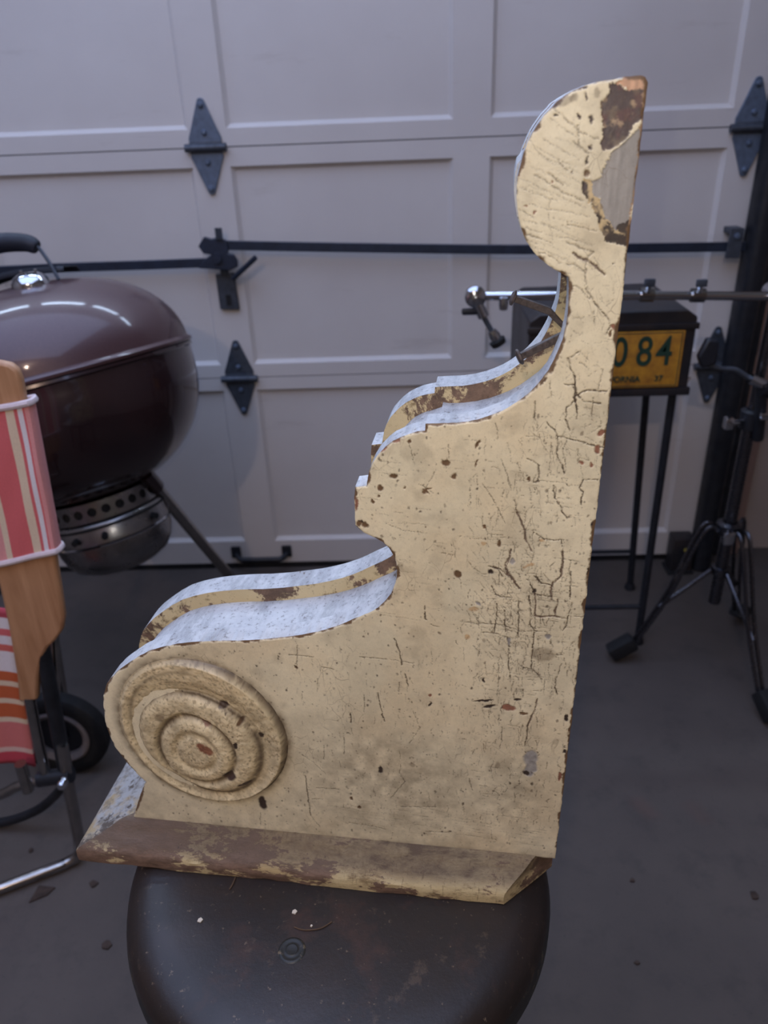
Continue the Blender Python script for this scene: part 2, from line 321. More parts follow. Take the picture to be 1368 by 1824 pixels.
CRACK=[(1.0,[(26.4,450.5),(27.4,445.4),(27.9,439.0),(22.9,433.7),(22.8,425.7),(25.8,419.1)]),(1.0,[(11.3,424.2),(16.6,418.9),(18.7,414.9),(28.1,413.0),(36.9,410.5),(47.0,408.0)]),(1.0,[(18.7,414.2),(19.7,399.7),(23.1,395.5),(24.8,389.9)]),(1.0,[(1.4,399.2),(8.6,395.1),(9.3,383.6),(6.1,382.8)]),(1.0,[(18.4,381.0),(20.3,372.3),(23.9,366.5),(25.5,362.0),(29.1,357.6)]),(1.0,[(45.3,386.2),(36.5,385.9),(34.5,380.1),(37.2,377.3)]),(1.0,[(37.2,377.3),(36.7,368.4)]),(1.0,[(8.1,346.0),(15.0,341.6),(26.3,341.3),(27.9,327.9),(27.6,313.2),(22.5,308.0),(22.6,296.2)]),(1.0,[(11.3,312.3),(15.7,306.8),(22.0,305.5)]),(1.0,[(3.7,437.3),(4.4,425.4)]),(1.0,[(25.5,446.7),(32.2,437.7),(43.1,436.6)]),(1.0,[(27.9,439.0),(29.2,429.8)]),(1.6,[(-4.7,362.4),(-0.4,354.9),(2.0,347.2),(3.1,339.4),(7.5,331.7)]),(1.6,[(-6.1,332.6),(-8.4,321.2),(-9.7,317.8),(-3.7,308.2),(0.7,301.7)]),(1.6,[(-18.0,318.2),(-12.4,316.0),(-8.0,311.3)]),(0.6,[(-15.2,398.7),(-10.9,387.4),(-7.9,377.2)]),(0.6,[(-34.8,321.5),(-26.2,312.0),(-20.6,312.3)]),(0.6,[(-26.4,381.0),(-19.6,370.9),(-11.0,352.9)]),(0.6,[(-70.2,394.3),(-73.9,408.6)]),(0.6,[(-48.4,407.8),(-48.3,395.0)]),(0.6,[(-52.9,397.7),(-49.6,393.5)]),(0.6,[(-91.9,349.5),(-78.1,343.8),(-62.7,342.8)]),(0.6,[(-21.5,343.9),(-12.0,343.2)]),(0.6,[(-56.9,390.4),(-63.7,376.1)]),(0.6,[(-67.7,379.7),(-58.4,373.3)]),(1.0,[(21.4,464.6),(23.3,457.6),(26.3,453.3),(27.3,440.3),(29.2,432.9),(29.0,426.9)]),(1.0,[(28.0,504.8),(33.1,497.1),(41.7,487.8),(43.5,482.5)]),(1.0,[(20.9,506.2),(26.2,503.6),(30.5,498.4)]),(1.0,[(27.7,468.8),(22.7,464.6)]),(1.0,[(27.3,440.3),(33.7,444.8),(45.9,444.2)]),(1.0,[(20.6,448.2),(26.0,448.3)]),(1.0,[(43.5,482.5),(41.3,478.5)]),(0.6,[(27.9,513.7),(27.0,508.7),(30.0,503.5)]),(0.6,[(33.8,517.4),(31.0,521.2)]),(0.6,[(33.6,491.8),(35.0,483.8)]),(0.6,[(28.3,461.9),(34.0,457.7)]),(0.6,[(11.6,450.3),(13.6,440.1)]),(0.6,[(38.2,440.4),(37.9,428.6)]),(0.6,[(42.0,457.7),(40.4,446.3)]),(1.7,[(-6.3,331.4),(-7.5,326.1),(-10.0,320.6),(-8.8,314.1),(-4.9,308.8),(0.9,301.4)]),(1.7,[(11.0,300.8),(12.0,291.9),(12.7,279.3),(17.8,278.5),(24.2,280.1),(33.6,278.4)]),(1.7,[(27.9,333.1),(28.5,324.7),(28.0,312.8),(22.9,307.1),(21.9,302.6),(22.9,293.7)]),(1.7,[(27.0,293.9),(26.1,280.2)]),(1.7,[(18.3,204.6),(16.9,193.8),(12.7,177.2)]),(1.1,[(22.8,295.9),(11.7,297.5)]),(1.1,[(10.4,311.8),(15.3,306.6),(22.6,305.4)]),(1.1,[(7.6,296.1),(9.2,282.6),(9.8,271.0),(12.9,266.5),(12.6,254.5),(12.3,242.2),(12.3,232.3)]),(1.1,[(-5.8,259.2),(-4.5,250.8),(-4.6,240.9),(-3.8,232.3),(-2.4,222.2)]),(1.1,[(34.0,315.3),(35.6,294.5)]),(1.1,[(36.7,292.3),(34.9,279.6),(34.5,272.6),(32.5,267.8)]),(1.1,[(-65.4,282.5),(-64.1,270.8)]),(1.1,[(-18.6,302.5),(-15.6,295.9),(-10.9,293.9),(-5.3,293.7)]),(1.1,[(12.7,177.2),(12.8,164.7),(11.2,156.1)]),(1.1,[(30.2,226.2),(30.8,216.0),(32.7,209.8)]),(1.1,[(5.1,309.4),(11.0,300.8)]),(1.1,[(-20.9,318.9),(-14.4,316.0),(-11.4,310.6)]),(1.1,[(-14.4,288.0),(-14.0,274.1),(-15.5,263.3)]),(1.1,[(-9.0,282.6),(-7.4,263.9)]),(1.1,[(0.4,291.2),(1.6,275.1),(1.4,259.7)]),(0.7,[(-23.2,262.8),(-13.6,262.2),(-5.8,259.2)]),(0.7,[(-11.7,235.4),(-10.7,220.2),(-11.7,204.5)]),(0.7,[(6.5,233.1),(12.8,231.7),(17.9,227.7),(21.4,217.8)]),(0.7,[(-39.8,271.2),(-28.2,270.2),(-13.8,270.5),(-4.2,268.2),(3.5,265.2),(14.8,266.6)]),(0.7,[(28.5,258.0),(35.1,257.9)]),(0.7,[(0.5,186.9),(-0.6,177.3)]),(0.7,[(-6.6,173.9),(-6.2,161.4),(-7.9,151.2)]),(0.7,[(-61.1,267.4),(-55.3,265.4)]),(0.7,[(-53.2,327.6),(-44.9,326.4)]),(0.7,[(28.3,326.8),(38.2,325.2)]),(0.7,[(38.9,281.0),(45.4,280.9)]),(0.7,[(7.3,204.9),(7.9,212.8)]),(0.7,[(-30.6,116.3),(-28.2,102.7)]),(0.7,[(-3.3,291.0),(3.3,290.2)]),(0.7,[(12.9,266.5),(21.4,265.9)]),(0.7,[(22.6,246.7),(34.0,246.4)]),(0.7,[(12.9,211.9),(20.8,212.0)]),(0.7,[(33.6,239.0),(32.2,231.4),(30.7,225.0)]),(1.2,[(-87.5,252.8),(-84.5,240.7),(-82.6,228.4)]),(1.2,[(-102.3,199.4),(-100.6,183.1),(-98.1,171.2)]),(1.2,[(-167.8,103.6),(-167.6,75.5),(-167.3,55.6)]),(1.2,[(-125.0,177.8),(-125.0,167.0)]),(1.2,[(-80.6,220.1),(-78.6,208.8)]),(0.7,[(-168.8,128.0),(-159.5,119.8),(-150.3,108.2)]),(0.7,[(-167.3,55.6),(-159.2,41.8)]),(0.7,[(-149.2,210.1),(-150.3,196.7)]),(0.7,[(-75.7,183.9),(-72.4,173.7),(-70.2,167.7),(-78.7,149.7)]),(0.7,[(-86.4,126.2),(-87.9,116.1),(-83.3,106.5),(-95.6,86.1)]),(0.7,[(-87.7,76.6),(-57.8,80.3)]),(0.7,[(-115.0,233.6),(-88.1,232.8),(-74.8,230.4)]),(0.7,[(-133.5,51.7),(-112.9,49.8),(-101.4,47.6)]),(0.7,[(-159.3,90.7),(-138.8,91.4)]),(0.7,[(-145.4,222.0),(-135.2,219.9)]),(0.7,[(-162.3,240.5),(-164.0,221.9)]),(0.7,[(-170.1,231.5),(-150.5,230.8)]),(0.7,[(-131.9,152.2),(-132.5,132.7)]),(0.7,[(-63.0,50.0),(-46.9,50.4)]),(0.7,[(-113.4,197.0),(-112.8,185.0)]),(0.7,[(-149.2,140.7),(-149.8,124.2)]),(0.7,[(-164.3,76.8),(-155.2,77.6)]),(0.7,[(-212.8,53.4),(-214.6,38.2)]),(0.7,[(-85.3,211.1),(-86.2,199.4)]),(0.8,[(4.3,595.4),(12.0,588.9),(18.3,583.8),(28.5,579.9)]),(0.8,[(15.3,579.6),(23.8,573.5)]),(0.8,[(-3.9,564.2),(3.1,560.5),(11.7,555.1),(23.0,550.3)]),(0.8,[(3.9,565.0),(8.6,560.4),(13.6,557.7)]),(0.8,[(8.7,569.6),(13.7,565.3)]),(0.8,[(-10.7,546.4),(-5.7,544.3),(-2.8,542.9)]),(0.8,[(-6.6,534.1),(-0.1,531.9),(8.7,528.4)]),(0.8,[(15.7,538.5),(25.6,536.3),(31.2,535.2)]),(0.8,[(15.6,529.6),(22.9,526.8),(30.8,523.9)]),(0.8,[(17.4,586.9),(18.5,577.1)]),(0.8,[(0.4,524.3),(6.9,522.8),(12.9,518.5)]),(0.8,[(16.5,517.8),(21.5,517.0),(26.7,514.1),(27.8,509.9),(27.5,505.6)]),(0.8,[(21.7,523.3),(26.3,519.8),(30.8,523.9)]),(0.8,[(26.3,519.8),(27.8,514.1)]),(1.6,[(20.3,523.3),(27.0,519.8),(32.9,516.2),(37.6,511.9)]),(0.45,[(-11.1,562.5),(-3.7,559.4),(4.8,555.3),(14.7,551.1),(24.7,547.0)]),(0.45,[(-5.2,549.6),(4.0,546.7),(18.0,544.5),(27.1,542.3)]),(0.45,[(-10.5,557.6),(-1.3,554.1),(9.3,550.6)]),(0.45,[(-2.6,577.1),(7.9,571.2),(17.6,567.1)]),(0.45,[(0.6,580.7),(10.3,575.5),(20.0,570.2)]),(0.45,[(-8.3,540.9),(3.1,538.7),(13.1,535.1)]),(0.45,[(-6.7,537.5),(6.2,533.2),(19.0,531.0),(30.5,527.4)]),(0.45,[(-6.8,580.3),(-1.8,574.6),(3.9,570.7)]),(0.45,[(3.3,590.4),(12.3,584.0),(21.3,578.8)]),(0.45,[(7.8,542.0),(18.4,539.8),(26.9,537.6)]),(0.45,[(5.7,552.0),(5.6,543.4),(7.9,529.1)]),(0.45,[(12.9,538.5),(17.3,535.8)]),(0.45,[(16.7,562.1),(23.1,557.4)]),(0.45,[(-7.1,531.4),(3.7,527.7)]),(0.45,[(-2.7,527.8),(7.5,524.2),(17.1,519.9)])]
CHIP=[(-84.5,384.4,3.6,2.0,10,1),(-93.0,375.8,2.4,2.8,0,1),(-94.6,369.4,1.2,1.2,0,1),(-99.0,364.9,1.6,2.0,0,1),(-64.8,374.1,1.8,2.4,0,1),(-61.7,376.1,3.2,0.8,25,1),(-62.4,373.9,2.4,0.8,-30,1),(-45.2,385.6,1.8,2.8,0,1),(-30.5,408.9,1.2,4.0,-20,1),(-30.9,395.2,0.9,3.2,-15,1),(-50.3,394.9,2.8,2.4,40,1),(-41.0,310.8,3.2,2.8,30,1),(-104.7,346.6,3.0,2.8,0,1),(-107.5,348.9,2.0,1.6,0,2),(34.3,397.3,1.6,1.6,0,4),(40.7,396.0,1.2,2.4,0,4),(13.7,340.7,2.4,1.6,0,5),(6.0,320.3,4.8,1.2,20,5),(-25.4,336.5,2.0,1.6,0,5),(3.4,384.9,1.2,2.0,0,1),(-24.3,348.9,1.2,1.6,0,1),(-96.5,284.6,4.8,3.5,30,1),(-91.2,289.4,2.4,3.0,30,1),(-84.2,310.5,1.4,5.2,0,1),(44.0,407.2,1.8,4.2,0,4),(44.8,418.1,2.4,2.7,0,4),(45.7,353.7,1.5,3.2,0,2),(45.5,317.5,1.6,4.0,0,2),(-67.2,417.9,2.4,2.4,50,1),(-73.8,410.0,1.8,1.6,-40,1),(-81.7,410.5,4.2,1.2,28,4),(-54.2,422.3,9.6,1.4,4,1),(-41.4,423.9,4.8,1.2,3,4),(2.6,446.4,4.0,2.0,50,1),(-89.9,403.9,3.6,1.2,42,4),(-14.5,337.0,1.6,3.2,0,1),(-77.3,376.7,0.8,1.2,0,1),(-64.0,347.5,0.6,0.8,0,1),(-110.9,364.5,1.6,8.0,0,4),(-109.0,347.2,2.0,2.4,0,1),(-41.6,310.7,3.2,3.5,30,1),(-28.1,287.7,3.2,1.5,-40,3),(-2.3,194.1,5.2,3.6,-8,4),(-16.5,193.7,6.0,2.0,8,2),(8.0,189.7,3.6,1.8,-10,1),(3.4,201.9,3.2,1.2,18,2),(-21.7,199.4,9.6,1.2,10,2),(16.5,143.8,6.8,10.2,0,3),(17.1,132.2,5.2,9.8,-10,3),(14.1,127.4,3.0,2.4,-25,2),(41.2,187.4,2.0,3.5,0,2),(40.0,125.9,1.6,5.4,0,4),(41.7,153.6,1.6,2.4,0,2),(-30.3,282.4,4.0,2.0,0,5),(-4.7,255.6,1.2,4.0,0,3),(-6.0,322.9,1.6,3.6,10,3),(11.5,299.7,1.6,1.6,0,2),(-19.8,313.5,2.4,2.0,0,2),(19.7,246.5,10.4,7.0,0,6),(22.6,262.4,2.1,2.5,0,3),(-34.8,258.3,2.0,2.0,0,5),(-22.1,218.0,1.2,2.5,0,2),(-8.4,133.7,2.4,4.8,0,6),(-209.1,65.9,4.5,9.6,0,2),(-130.5,81.9,1.5,2.8,0,1),(-122.8,71.2,2.0,1.8,0,1),(-164.8,219.7,2.0,2.0,40,1),(-155.6,252.0,9.0,2.0,10,1),(-148.6,253.9,4.0,1.5,10,2),(-173.0,248.7,4.8,1.2,4,1),(-99.6,278.4,2.4,2.5,0,1),(-76.8,125.6,3.0,2.4,0,6),(-103.2,117.7,2.5,3.6,0,2),(-61.2,200.1,1.6,1.8,0,4),(-62.4,191.1,0.8,3.0,-10,2),(20.6,599.2,0.7,2.6,10,7),(24.0,589.6,1.1,2.4,0,7),(17.7,590.5,0.9,2.1,20,7),(23.3,570.7,1.1,2.6,-8,2),(23.9,576.3,1.0,0.9,50,7),(23.1,557.4,1.5,2.6,0,2),(15.8,565.0,1.2,0.6,-40,7),(6.8,596.8,3.3,1.5,30,7),(11.3,597.8,4.8,2.1,30,6),(14.5,598.9,2.4,2.4,0,6),(25.8,601.9,1.8,2.4,0,6),(19.2,603.9,2.4,0.8,0,7),(6.2,560.1,0.6,0.9,0,4),(-2.2,545.2,0.9,0.6,0,4),(41.2,518.2,1.2,0.5,0,2),(-7.3,548.3,1.2,0.6,0,4),(5.9,591.2,1.5,0.6,-30,2),(-9.6,576.1,0.6,2.7,-20,4),(-11.2,566.0,0.6,3.0,0,4),(-6.9,534.1,0.6,2.1,0,7),(23.2,556.8,0.9,2.4,0,7),(48.0,519.5,0.6,3.0,0,2),(23.9,564.4,1.8,2.0,0,1),(45.0,482.9,1.8,2.1,0,4),(43.9,478.5,0.9,2.4,0,1),(7.5,450.3,1.2,3.2,-40,1)]
POLY=[(8,[(34.4,605.9),(38.6,607.7),(46.0,608.6),(49.9,607.9),(50.3,601.6),(41.8,601.8),(38.4,604.0),(33.8,604.8)]),(7,[(31.8,605.7),(38.1,603.5),(39.2,602.3),(47.8,601.6),(48.9,589.4),(45.0,584.2),(40.6,579.5),(35.6,574.7),(31.1,573.6),(29.4,578.6),(30.2,582.2),(28.3,597.2),(30.0,598.3),(31.7,601.1)]),(9,[(47.8,601.6),(50.5,602.7),(50.8,584.0),(50.3,566.3),(49.5,543.9),(49.8,525.7),(47.2,527.8),(48.1,543.9),(48.3,563.2),(48.6,575.6),(48.2,584.1),(48.9,589.4)]),(3,[(48.9,584.0),(41.6,579.4),(35.7,573.5),(32.3,568.0),(30.2,561.1),(26.3,559.9),(28.2,553.4),(31.1,551.4),(33.7,545.5),(38.6,537.4),(43.7,534.6),(48.2,537.3),(48.7,556.8),(49.0,571.9),(49.2,581.6)]),(6,[(22.8,561.3),(26.3,559.9),(28.2,553.4),(31.2,550.8),(34.5,544.1),(38.5,538.1),(42.2,535.3),(47.9,539.9),(49.3,530.5),(47.2,527.1),(35.9,530.0),(32.6,534.8),(30.6,542.2),(25.7,551.6),(22.6,555.5)]),(2,[(41.3,538.0),(47.8,540.6),(48.8,535.2),(43.7,534.6)]),(2,[(36.3,532.7),(41.7,533.7),(48.0,532.6),(47.2,527.8),(36.6,529.3)])]
RING=[[(-321.8,162.4),(-308.6,195.1),(-283.8,214.7),(-251.9,221.6),(-228.4,216.6),(-206.3,201.2),(-188.8,177.4),(-179.4,149.3),(-181.8,124.4),(-193.1,97.6),(-212.8,77.5),(-240.9,66.5),(-272.5,67.3),(-297.2,82.5),(-316.4,112.8),(-323.7,137.6)]]
RING2=[(-308.5,147.4),(-295.9,172.8),(-276.8,184.4),(-253.3,187.5),(-225.8,176.6),(-204.3,149.5),(-203.3,122.1),(-217.6,91.8),(-239.1,79.8),(-261.3,80.7),(-286.3,92.7),(-306.7,116.7)]
RING3=[(-290.8,124.1),(-280.7,150.1),(-261.2,164.1),(-241.2,156.6),(-227.1,136.3),(-227.5,116.7),(-241.0,97.9),(-264.1,91.7),(-283.0,99.0)]
ARM=[(-0.5127, 0.9152), (-0.4925, 0.9132), (-0.4795, 0.91), (-0.4719, 0.902), (-0.4704, 0.8892), (-0.4724, 0.8676), (-0.4748, 0.8418), (-0.4796, 0.7563), (-0.4848, 0.6632), (-0.4908, 0.6183), (-0.4955, 0.5715), (-0.4994, 0.5376), (-0.5072, 0.5148), (-0.5225, 0.4959), (-0.5374, 0.4829), (-0.5504, 0.4644), (-0.5639, 0.4306), (-0.5763, 0.3846), (-0.6063, 0.3807), (-0.5965, 0.4312), (-0.5844, 0.5246), (-0.5781, 0.6018), (-0.5768, 0.7174), (-0.5654, 0.8369), (-0.5437, 0.895), (-0.5281, 0.91)]
CLOTH=[(-0.5655, 0.846), (-0.4676, 0.8616), (-0.4833, 0.6499), (-0.611, 0.6212)]
WEB=[(-0.6014, 0.5164), (-0.6198, 0.4207), (-0.6329, 0.3291), (-0.6393, 0.2683), (-0.6486, 0.1942)]
T1=[(-0.5504, 0.905, 0.4896), (-0.5587, 0.905, 0.3933), (-0.5769, 0.905, 0.2017)]
T2=[(-0.5407, 0.93, 0.4808), (-0.5656, 0.93, 0.3659)]
T3=[(-0.5914, 0.9, 0.3872), (-0.6006, 0.9, 0.2945), (-0.6068, 0.9, 0.214)]
T4=[(-0.6531, 0.915, 0.2307), (-0.656, 0.915, 0.1684)]
T5=[(-0.5641, 0.9, 0.2878), (-0.5737, 0.9, 0.207), (-0.5806, 0.9, 0.1278), (-0.5834, 0.9, 0.0724)]
BASE=[(-0.6099, 0.9022, 0.012), (-0.6334, 0.8855, 0.012), (-0.7143, 0.8446, 0.012), (-0.8082, 0.8018, 0.012)]
BASE2=[(-0.6274, 0.98, 0.1187), (-0.6604, 0.98, 0.0794), (-0.7062, 0.98, 0.0421), (-0.7782, 0.98, 0.0102), (-0.8797, 0.98, -0.0067)]
BASE3=[(-0.6287, 0.95, 0.1607), (-0.6942, 0.95, 0.1413), (-0.7341, 0.95, 0.1198), (-0.8247, 0.95, 0.0872)]

# ------------------------------------------------------------------ setting
def struct(o): o['kind'] = 'structure'; return o
struct(MB().box((-2.6, -3.0, -.10), (2.2, 2.3, 0.0)).build('floor', M['concrete']))
struct(MB().box((-2.6, -3.0, 2.46), (2.2, 2.3, 2.56)).build('ceiling', M['ceil']))
struct(MB().box((-2.7, -3.0, 0.0), (-2.6, 2.3, 2.46)).build('wall_left', M['wall']))
struct(MB().box((2.1, -3.0, 0.0), (2.2, 2.3, 2.46)).build('wall_right', M['wall']))
struct(MB().box((-2.6, -3.1, 0.0), (2.2, -3.0, 2.46)).build('wall_rear', M['wall']))
struct(MB().box((.80, 1.935, 0.0), (2.1, 2.03, 2.46)).box((-2.6, 1.935, 0), (-1.66, 2.03, 2.46)).box((-1.66, 1.935, 2.17), (.80, 2.03, 2.46)).build('wall_front', M['wall']))
struct(MB().box((.815, 1.90, 0.0), (.93, 1.935, 2.2), bev=.003).build('trim_1', M['jamb']))

# garage door -------------------------------------------------------
DY = 1.88
door = struct(empty('door_1', (-.43, DY, 0)))
door['label'] = 'white panelled sectional garage door with black lock bars'
STILES = [(-1.65, -1.575), (-1.05, -.965), (-.470, -.385), (.113, .195), (.715, .79)]
SECT = [(.018, .570, .090, .537), (.570, 1.100, .604, 1.060), (1.100, 1.63, 1.137, 1.592), (1.63, 2.16, 1.80, 1.98)]
dx = -door.location.x
for z0, z1, p0, p1 in SECT:
    g = .0012
    m = MB()
    m.box((-1.65+dx, 0, z0+g), (.79+dx, .03, p0)); m.box((-1.65+dx, 0, p1), (.79+dx, .03, z1-g))
    for a, b in STILES: m.box((a+dx, 0, p0), (b+dx, .03, p1))
    sec = m.build('door_section', M['door'], door, bevel=None)
    for i in range(4):
        a, b = STILES[i][1]+dx, STILES[i+1][0]+dx
        if z0 > 1.6:
            mp = MB().box((a+.004, .010, p0+.004), (b-.004, .016, p1-.004)); pn = mp.build('window_pane', M['pane'], sec)
            fr_ = MB(); fw = .022
            fr_.box((a, .002, p0), (a+fw, .026, p1)); fr_.box((b-fw, .002, p0), (b, .026, p1)); fr_.box((a+fw, .002, p0), (b-fw, .026, p0+fw)); fr_.box((a+fw, .002, p1-fw), (b-fw, .026, p1)); fr_.build('window_frame', M['door'], sec)
            continue
        mp = MB(); e = .009
        # recessed panel with a sloping sticking edge
        o = [(a, p0), (b, p0), (b, p1), (a, p1)]; q = [(a+e, p0+e), (b-e, p0+e), (b-e, p1-e), (a+e, p1-e)]
        vs = [(x, .003, z) for x, z in o] + [(x, .011, z) for x, z in q]
        mp.add(vs, [(4, 5, 6, 7)] + [(k, (k+1) % 4, (k+1) % 4+4, k+4) for k in range(4)])
        mp.add([(x, .028, z) for x, z in o] + [(x, .003, z) for x, z in o], [(3, 2, 1, 0)] + [(k, (k+1) % 4, (k+1) % 4+4, k+4) for k in range(4)])
        mp.build('panel', M['door'], sec)
MB().box((-1.65+dx, .002, .0), (.79+dx, .028, .018), bev=.003).build('bottom_seal', M['rubber'], door)

def hinge(x, z, mat, s=1.0, wide=1.0):
    r = Vector((x, 0, z)) - Vector((door.location.x, 0, 0))
    up = [(-.036, .004), (.036, .004), (.036, .020), (.030, .034), (.0085, .090), (.006, .0955), (0, .0975), (-.006, .0955), (-.0085, .090), (-.030, .034), (-.036, .020)]
    m = MB()
    m.prism([(px*wide, pz*s) for px, pz in up], -.0065, -.0005); m.prism([(px*wide, -pz*s) for px, pz in reversed(up)], -.0065, -.0005)
    h = m.build('hinge', mat, door, loc=r, bevel=.001)
    k = MB(); k.tube([(-.046*wide, -.010, 0), (.046*wide, -.010, 0)], .0085, 12); k.box((-.036*wide, -.010, -.012), (.036*wide, -.001, .012), bev=.003); k.build('knuckle', M['galv2'], h)
    for bz in (.084, .030, -.030, -.084):
        MB().lathe([(0, 0), (.0065, 0), (.0065, .003), (.004, .006), (0, .0065)], 8, M=Matrix.Translation((0, -.0063, bz*s)) @ Matrix.Rotation(math.pi/2, 4, 'X')).build('bolt', M['galv'], h)
hinge(-.433, 1.1005, M['galv']); hinge(-.424, .570, M['galv2']); hinge(.757, 1.0975, M['galv']); hinge(.760, .5675, M['galv2'])
hinge(-1.0, 1.1005, M['galv']); hinge(-1.0, .570, M['galv2'])

def drel(pts): return [Vector(p) - door.location for p in pts]
def flatbar(path, hw, t):
    # flat steel bar, tall in z, thin in y
    m = MB(); P = [Vector(p) for p in path]; vs = []; fs = []
    for p in P: vs += [(p.x, p.y-t, p.z-hw), (p.x, p.y-t, p.z+hw), (p.x, p.y+t, p.z+hw), (p.x, p.y+t, p.z-hw)]
    for i in range(len(P)-1):
        for k in range(4): fs.append((i*4+k, i*4+(k+1) % 4, i*4+4+(k+1) % 4, i*4+4+k))
    fs += [(3, 2, 1, 0), tuple(len(vs)-4+k for k in range(4))]
    m.add(vs, fs); return m
flatbar(smooth_path(drel([(-.4482, 1.845, .8992), (-.1541, 1.845, .8842), (.2314, 1.845, .8667), (.4866, 1.845, .8607), (.806, 1.845, .8545)])), .0105, .003).build('lock_bar', M['bar'], door, bevel=.0015)
flatbar(smooth_path(drel([(-.4038, 1.845, .8603), (-.6148, 1.845, .8597), (-.8141, 1.845, .8598), (-1.151, 1.845, .8555), (-1.66, 1.845, .852)])), .0105, .003).build('lock_bar', M['bar'], door, bevel=.0015)
ll = MB()
lat = [(-.4720, .8983), (-.4560, .9186), (-.4400, .9130), (-.4265, .9170), (-.4065, .9090), (-.4030, .8920), (-.4063, .8803), (-.3925, .8770), (-.3861, .8650), (-.3871, .8500), (-.4055, .8430), (-.4788, .8496), (-.4600, .8700), (-.4440, .8790), (-.4621, .8819)]
ll.prism([(x-door.location.x, z) for x, z in lat], -.046, -.034)
lt = ll.build('lock_latch', M['bar'], door, bevel=.002)
MB().tube(drel([(-.432, 1.88, .872), (-.432, 1.826, .872)]), .012, 14).build('spindle', M['bar'], lt)
for bx, bz in ((-.416, .925), (-.424, .925)): MB().tube(drel([(bx, 1.832, bz-.012), (bx, 1.832, bz+.012)]), .0045, 8).build('wing_nut', M['galv2'], lt)
lp = MB(); lp.prism([(x-door.location.x, z) for x, z in [(-.4494, .8288), (-.4051, .8299), (-.4025, .7441), (-.4488, .7456)]], -.012, -.0005)
lp.box((-.436-door.location.x, -.016, .826), (-.418-door.location.x, -.001, .846))
lo = lp.build('lock_plate', M['galv2'], door, bevel=.002)
MB().box((-.431-door.location.x, -.0135, .756), (-.419-door.location.x, -.0125, .780)).build('key_slot', M['rubber'], lo)
MB().tube(drel([(-.4030, 1.866, .8215), (-.4000, 1.835, .8245), (-.3387, 1.815, .8728)]), .0060, 10).build('lever', M['bar'], lo)
gb = MB(); gb.prism([(x-door.location.x, z) for x, z in [(.7345, .8971), (.7645, .8961), (.7645, .8314), (.7312, .8324)]], -.0455, -.0405)
gb.box((.7345-door.location.x, -.041, .884), (.7645-door.location.x, -.0005, .896))
go = gb.build('bar_guide', M['galv2'], door, bevel=.001)
MB().lathe([(0, 0), (.007, 0), (.006, .004), (0, .005)], 10, M=Matrix.Translation((.750-door.location.x, -.0455, .880)) @ Matrix.Rotation(math.pi/2, 4, 'X')).build('bolt', M['galv'], go)
hp = MB()
hp.tube(fillet(drel([(-.497, 1.874, .052), (-.484, 1.850, .046), (-.366, 1.850, .046), (-.353, 1.874, .052)]), .012), .0075, 12)
ho = hp.build('lift_handle', M['plastic'], door)
for hx in (-.4985, -.3535):
    MB().box((hx-.014-door.location.x, -.010, .040), (hx+.014-door.location.x, -.0005, .076), bev=.004).build('handle_foot', M['plastic'], ho)

# vertical track at the right of the door
tr = empty('garage_door_track', (.80, 1.86, 0)); tag(tr, 'dark steel garage door track running up the right edge of the door', 'track')
cs = [(-.024, .0), (-.024, -.040), (-.018, -.048), (-.004, -.052), (.012, -.050), (.022, -.042), (.024, -.034), (.021, -.034), (.018, -.041), (.010, -.047), (-.004, -.049), (-.016, -.045), (-.021, -.038), (-.021, 0)]
MB().prism(cs, 0.005, 2.25, axis='z').build('track_channel', M['black'], tr, bevel=None)
MB().box((.026, -.020, .005), (.030, .038, 2.25)).box((.026, .034, .005), (.072, .038, 2.25)).build('angle_bracket', M['black'], tr)
for z in (.35, .95, 1.55):
    MB().box((.012, -.026, z), (.032, -.018, z+.05), bev=.001).build('fixing_clip', M['galv2'], tr)

sb = empty('sensor_box', (.742, 1.835, 0)); tag(sb, 'small dark box on the floor at the foot of the door track', 'box')
MB().box((-.030, -.025, 0.0), (.027, .025, .105), bev=.004).build('housing', M['boxblack'], sb)
MB().box((-.038, -.035, 0.0), (.031, .025, .006), bev=.001).build('foot_plate', M['rubber'], sb)
MB().lathe([(0, 0), (.006, 0), (.005, .003), (0, .004)], 12, M=Matrix.Translation((.004, -.025, .072)) @ Matrix.Rotation(math.pi/2, 4, 'X')).build('lens', M['led'], sb)

# ------------------------------------------------------------------ stool
SX, SY, SZ = -.073, .472, .57
st = empty('metal_stool', (SX, SY, 0)); tag(st, 'round dark brown metal stool with worn paint under the corbel', 'stool')
prof = [(0.0, SZ), (.06, SZ), (.12, SZ), (.150, SZ-.0005), (.166, SZ-.0018), (.176, SZ-.005), (.1835, SZ-.010), (.1885, SZ-.018), (.1905, SZ-.026)]
seat = MB().lathe(prof, 96).build('seat', M['stool'], st)
MB().lathe([(.1905, SZ-.026), (.1918, SZ-.034), (.1918, SZ-.048), (.1900, SZ-.052), (.1880, SZ-.050), (.1880, SZ-.030), (.180, SZ-.016), (.14, SZ-.008), (.01, SZ-.007)], 96).build('seat_rim', M['stool_rim'], seat)
sc = MB(); sm = Matrix.Translation((-.1034-SX, .3805-SY, SZ))
sc.lathe([(.0, .0006), (.0028, .0010), (.0045, .0012), (.0052, .0006), (.0075, .0004), (.0088, .0011), (.0100, .0010), (.0112, 0)], 28, M=sm)
sc.build('seat_screw', M['stool_rim'], seat)
for k in range(4):
    a = math.pi/4 + k*math.pi/2
    MB().tube([(math.cos(a)*.125, math.sin(a)*.125, SZ-.010), (math.cos(a)*.150, math.sin(a)*.150, .006)], .011, 12).build('leg', M['stool_leg'], st)
    MB().lathe([(0, 0), (.015, 0), (.016, .010), (.012, .022), (0, .022)], 14, M=Matrix.Translation((math.cos(a)*.150, math.sin(a)*.150, 0))).build('foot_cap', M['rubber'], st)
